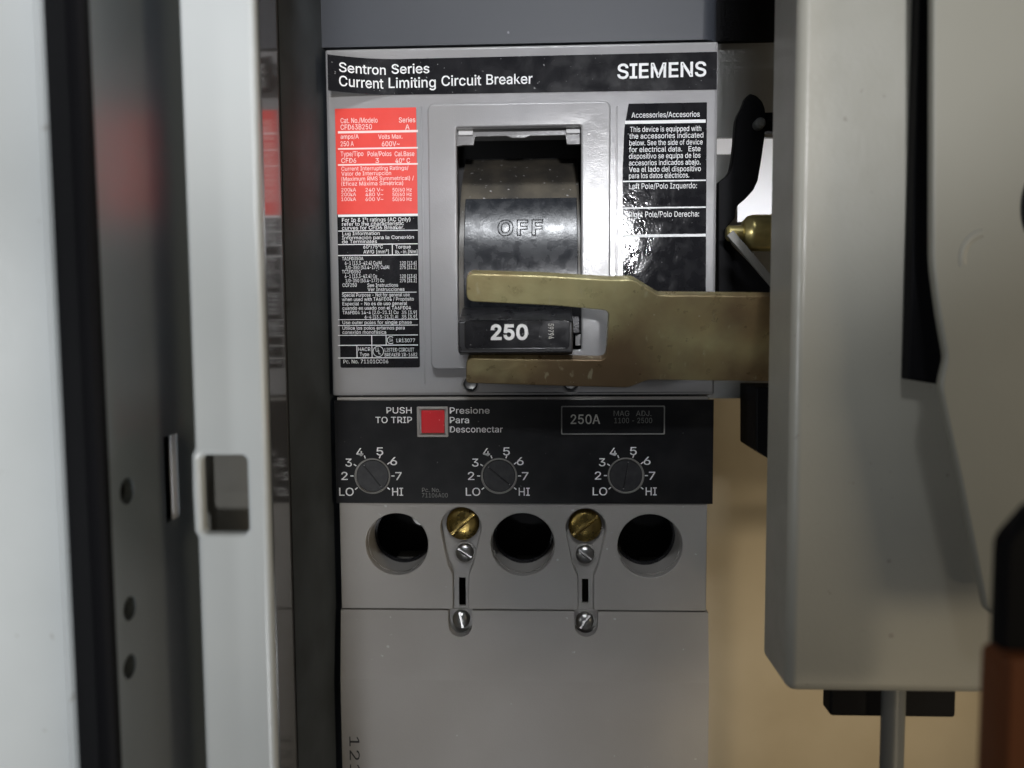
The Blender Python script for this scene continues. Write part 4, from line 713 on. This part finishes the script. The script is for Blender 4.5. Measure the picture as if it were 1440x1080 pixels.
# screws
def slotted(r, h, slot_w, slot_d, ang, domed=0.8):
    pr = [(r, 0.0), (r, -h*(1-domed))] + [(r*math.cos(math.radians(t)), -h*(1-domed)-h*domed*math.sin(math.radians(t))) for t in (15, 30, 45, 60, 75)] + [(0, -h)]
    hd = lathe(pr, 40, 'Y'); cut = box(-r*1.5, -h*2, -slot_w/2, r*1.5, -h+slot_d, slot_w/2)
    bmesh.ops.transform(cut, matrix=Matrix.Rotation(math.radians(-ang), 4, 'Y'), verts=cut.verts)
    return boolean(hd, cut)
def put_screw(name, px, py, Y, r, h, sw, sd, ang, mt, dom=0.8):
    b = slotted(r, h, sw, sd, ang, dom); c = at(px, py, Y-h*0.5)
    bmesh.ops.translate(b, vec=(c.x, Y, c.z), verts=b.verts)
    return obj(name, b, mt, trip, smooth=35)
for px, py, ang in ((650.5, 737, 42), (823, 739.5, 38)): put_screw('brass_screw', px, py, 3.9, 5.1, 2.4, 1.0, 1.1, ang, M['brass'], 0.7)
for px, py, ang in ((653.5, 777.5, -33), (822.7, 780, -38)):
    s_ = put_screw('small_screw', px, py, 3.9, 2.75, 2.0, 0.75, 0.9, ang, M['steel'], 0.75)
    c = at(px, py, 3)
    obj('washer', lathe([(3.5, 3.95), (3.5, 3.6), (2.9, 3.45), (2.8, 3.95), (3.5, 3.95)], 36, 'Y', (c.x, 0, c.z), False), M['grey_lower'], s_)

# lower cover: upper part leans back a little, two round notches for screws
lz1 = zSeam-0.15; zk = at(735, 962, 1).z; lzb = ZB
cuts = []
lc_out = [(W0+1.0, lz1-21), (W0+1.0, lz1)]
for px in (647, 824):
    a = XZ(px-16.5, 862, 0.4)[0]; c_ = XZ(px+17, 862, 0.4)[0]; r = (c_-a)/2; zc_ = XZ(px, 878, 0.4)[1]
    lc_out += [(a, lz1)] + [((a+c_)/2-r*math.cos(math.radians(t)), zc_-r*math.sin(math.radians(t))) for t in range(0, 181, 15)] + [(c_, lz1)]
lc_out += [(W1-1.0, lz1), (W1-1.0, lz1-21)]
lcov = plate(lc_out, [], 0.5, 3.0, 0.0)
for v in lcov.verts:                           # lean
    v.co.y += -(lz1-v.co.z)/21*2.2
lower = obj('lower_cover', lcov, M['grey_lower'], br)
prof = [(-1.7, lz1-21.0), (-1.74, lz1-21.6), (-1.74, lzb), (4, lzb), (4, lz1-21.0)]
obj('lower_apron', prism_x(prof, W0+1.0, W1-1.0), M['grey_lower'], lower, smooth=60)
obj('notch_floor', box(W0+2, 3.6, lz1-20, W1-2, 4.6, lz1-0.5), M['grey_lower'], lower)
for px, py, ang in ((648.5, 871.5, -78), (822.5, 874, 55)): put_screw('cover_screw', px, py, 3.5, 2.75, 2.3, 0.75, 1.0, ang, M['steel'], 0.75)
P = Lettering(); P.vtext('1216', 492, 506, 1036, 1108, -1.79, 0.0); obj('stamped_lettering', P.bm, M['print_black'], lower)
# cover screws half hidden under the fork
for px, py in ((661, 541), (803, 541)):
    c = XZ(px, py, 0); obj('sunk_screw', lathe([(2.0, 3.0), (1.7, 2.2), (0, 1.9)], 24, 'Y', (c[0], 0, c[1])), M['steel'], br)

# ================================================================== OPERATING FORK
th = math.radians(25); FC = at(760, 463, -20)
U = Vector((0, -math.sin(th), math.cos(th))); NN = Vector((0, -math.cos(th), -math.sin(th)))
def fpt(px, py):
    d = FWD*FPX + RGT*(px-720) - UPV*(py-540); t = (FC-CAM).dot(NN)/d.dot(NN); p = CAM+d*t-FC
    return (p.x, p.dot(U))
fo = [(655.5, 385), (760, 388), (860, 394), (889, 393), (926, 415.5), (1125, 417.5), (1125, 537), (911, 534.5), (884, 545.5), (798, 543.5), (655, 539), (656, 503.5),
      (760, 505.5), (852, 507), (857, 437), (780, 430), (656, 424)]
rad = [2.2, 0, 0, 1.2, 0.6, 0, 0, 1.5, 1.5, 0, 1.2, 2.0, 0, 2.0, 2.0, 0, 2.2]
fp = rounded([fpt(*p) for p in fo], rad, 6)
fb = plate(fp, [], 0, 3.2, 0.35)
for v in fb.verts:
    x, y, z = v.co; v.co = FC + Vector((x, 0, 0)) + U*z - NN*y
bmesh.ops.recalc_face_normals(fb, faces=fb.faces)
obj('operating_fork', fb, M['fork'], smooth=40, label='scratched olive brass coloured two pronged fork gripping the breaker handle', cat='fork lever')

# ================================================================== MECHANISM ON THE RIGHT
lv = [(1055, 131), (1049, 136), (1044, 150), (1038, 160), (1035.5, 168), (1034, 182), (1033, 200), (1030, 225), (1027, 240), (1022, 247), (1010, 256), (1010, 425), (1100, 425), (1085, 400), (1030, 345), (1022, 330), (1022, 320),
      (1034, 306), (1035, 295), (1038, 288), (1048, 280), (1060, 267), (1066, 254), (1071, 225), (1076, 190), (1077, 165), (1076, 152), (1072, 142), (1064, 134)]
lev = thing('trip_lever', at(1050, 400, 8), 'curved black steel lever arm in the gap between breaker and grey box', 'lever')
obj('arm', plate(rounded(poly(lv, 8), 0.5, 3), [], 8, 4, 0.5), M['black_steel'], lev)
c = at(1068, 174, 6); obj('pivot_pin', lathe([(0, 3.8), (1.0, 4.0), (1.6, 5.0), (1.6, 8)], 24, 'Y', (c.x, 0, c.z)), M['rod'], lev)
c = at(1075, 171, 10); obj('stop_bolt', lathe([(0, c.x), (3.2, c.x), (3.2, c.x+12), (0, c.x+12)], 6, 'X', (0, 12, c.z)), M['black_steel'], lev)
c = at(1043, 329, 4)
obj('spacer', lathe([(0, c.x-4.6), (1.6, c.x-4.6), (2.3, c.x-4.0), (2.3, c.x), (3.6, c.x+0.2), (5.0, c.x+1.6), (5.4, c.x+3), (5.4, c.x+22), (0, c.x+22)], 40, 'X', (0, 4, c.z+0.2)), M['bright_brass'],
    smooth=30, label='shiny brass spacer sleeve lying below the bright cut-out', cat='spacer')
A = Vector(XZ(1024, 329, 1)); B = Vector(XZ(1092, 408, 1)); n = (B-A).orthogonal().normalized()*1.15
obj('brace', plate([tuple(A+n), tuple(A-n), tuple(B-n), tuple(B+n)], [], -1.6, 1.4, 0.2), M['strut'], label='thin grey diagonal brace below the brass spacer', cat='brace')
q = poly([(1064, 545), (1120, 545), (1120, 668), (1086, 648), (1064, 634)], 2)
obj('stop_block', plate(rounded(q, 0.6), [], 2, 20, 0.4), M['black_steel'], label='black block hanging under the right end of the brass fork', cat='block')

# large grey box
fy, by = -50, -31
X0 = at(1113, 600, fy).x; Zb = at(1200, 976, fy).z
b = box(X0, fy, Zb, at(1480, 600, fy).x+45, by, ZT+30)
es = [e for e in b.edges if all(abs(v.co.x-X0) < 1e-4 and abs(v.co.y-fy) < 1e-4 for v in e.verts)]
es2 = [e for e in b.edges if all(abs(v.co.z-Zb) < 1e-4 for v in e.verts)]
bmesh.ops.bevel(b, geom=es+es2, offset=2.6, segments=6, profile=0.5, affect='EDGES')
hous = thing('mechanism_box', (X0+30, (fy+by)/2, Zb), 'large warm grey painted steel box with rounded edges standing right of the circuit breaker', 'box')
obj('shell', b, M['box_paint'], hous, smooth=50)
q = box_px(1286, -60, 1350, 541, fy-4)
obj('black_channel', plate(rounded([(q[0], q[1]+1.2), (q[2], q[1]-0.4), (q[2], ZT), (q[0], ZT)], 0.4), [], fy-4, 3.9, 0.5), M['rubber'], label='black strip between the large grey box and the light grey moulded cover', cat='strip')
q = box_px(1166, 960, 1342, 1006, -35)
obj('support_bar', box(q[0], -36, q[1], q[2], -30, at(1250, 962, -36).z, 0.8), M['black_steel'], label='short black bar under the bottom edge of the large grey box', cat='bar')
xa_, xb_ = at(1239, 1030, -42).x, at(1271, 1030, -42).x
r_ = (xb_-xa_)/2
obj('lift_rod', lathe([(0, ZB), (r_, ZB), (r_, Zb+0.5), (0, Zb+0.5)], 32, 'Z', ((xa_+xb_)/2, -42, 0)), M['rod'], label='grey round rod hanging below the large grey box', cat='rod')

# moulded cover, black grip and brown block, nearest the lens
cY = -62
cp = [(1313, -400), (1311, 370), (1320, 440), (1331, 503), (1322, 543), (1334, 600), (1350, 672), (1387, 858), (1400, 868), (1560, 868), (1560, -400)]
cov = obj('moulded_cover', plate(rounded(poly(cp, cY), [0, 3, 3, 1.2, 2, 3, 3, 2, 2, 0, 0]), [], cY, 2.6, 0.8), M['handle_cover'], smooth=50, label='light grey moulded plastic cover with an embossed ring, at the right edge', cat='cover')
c = at(1385, 362, cY); rb = bmesh.new()
ring = []
for i in range(41):
    a = math.radians(98+100*i/40); row = []
    for j in range(8):
        t = 2*math.pi*j/8; rr_ = 4.7+0.8*math.cos(t); row.append(rb.verts.new((c.x+rr_*math.cos(a), cY-0.16*math.sin(t), c.z+rr_*1.1*math.sin(a))))
    ring.append(row)
for p, q2 in zip(ring, ring[1:]):
    for j in range(8): rb.faces.new((p[j], p[(j+1) % 8], q2[(j+1) % 8], q2[j]))
obj('embossed_ring', rb, M['handle_cover'], cov)
c = at(1474, 285, cY-4); obj('thumb_hole', lathe([(0, cY-0.3), (3.2, cY-0.3), (3.6, cY-0.05), (3.6, cY+0.3)], 32, 'Y', (c.x+0.4, 0, 0)), M['black_steel'], cov).matrix_basis = Matrix.Translation((c.x*K+0.0004-WLOC[cov.name].x, (cY)*K-WLOC[cov.name].y, c.z*K-WLOC[cov.name].z)) @ Matrix.Diagonal((1, 1, 2.1, 1))
gY = -115
gp = [(1394, 752), (1440, 700), (1600, 700), (1600, 930), (1388, 930)]
obj('black_grip', plate(rounded(poly(gp, gY+4), [1.5, 1.5, 0, 0, 0]), [], gY, 4, 0.8), M['black_steel'], label='black chamfered grip end in the lower right corner, above the brown block', cat='grip')
q = box_px(1370, 900, 1600, 1200, gY+4)
obj('brown_block', box(q[0], gY-3, q[1]-20, q[2], gY+4, q[3], 1.5), M['orange'], label='blurred reddish brown block in the lower right corner, below the black grip', cat='block')
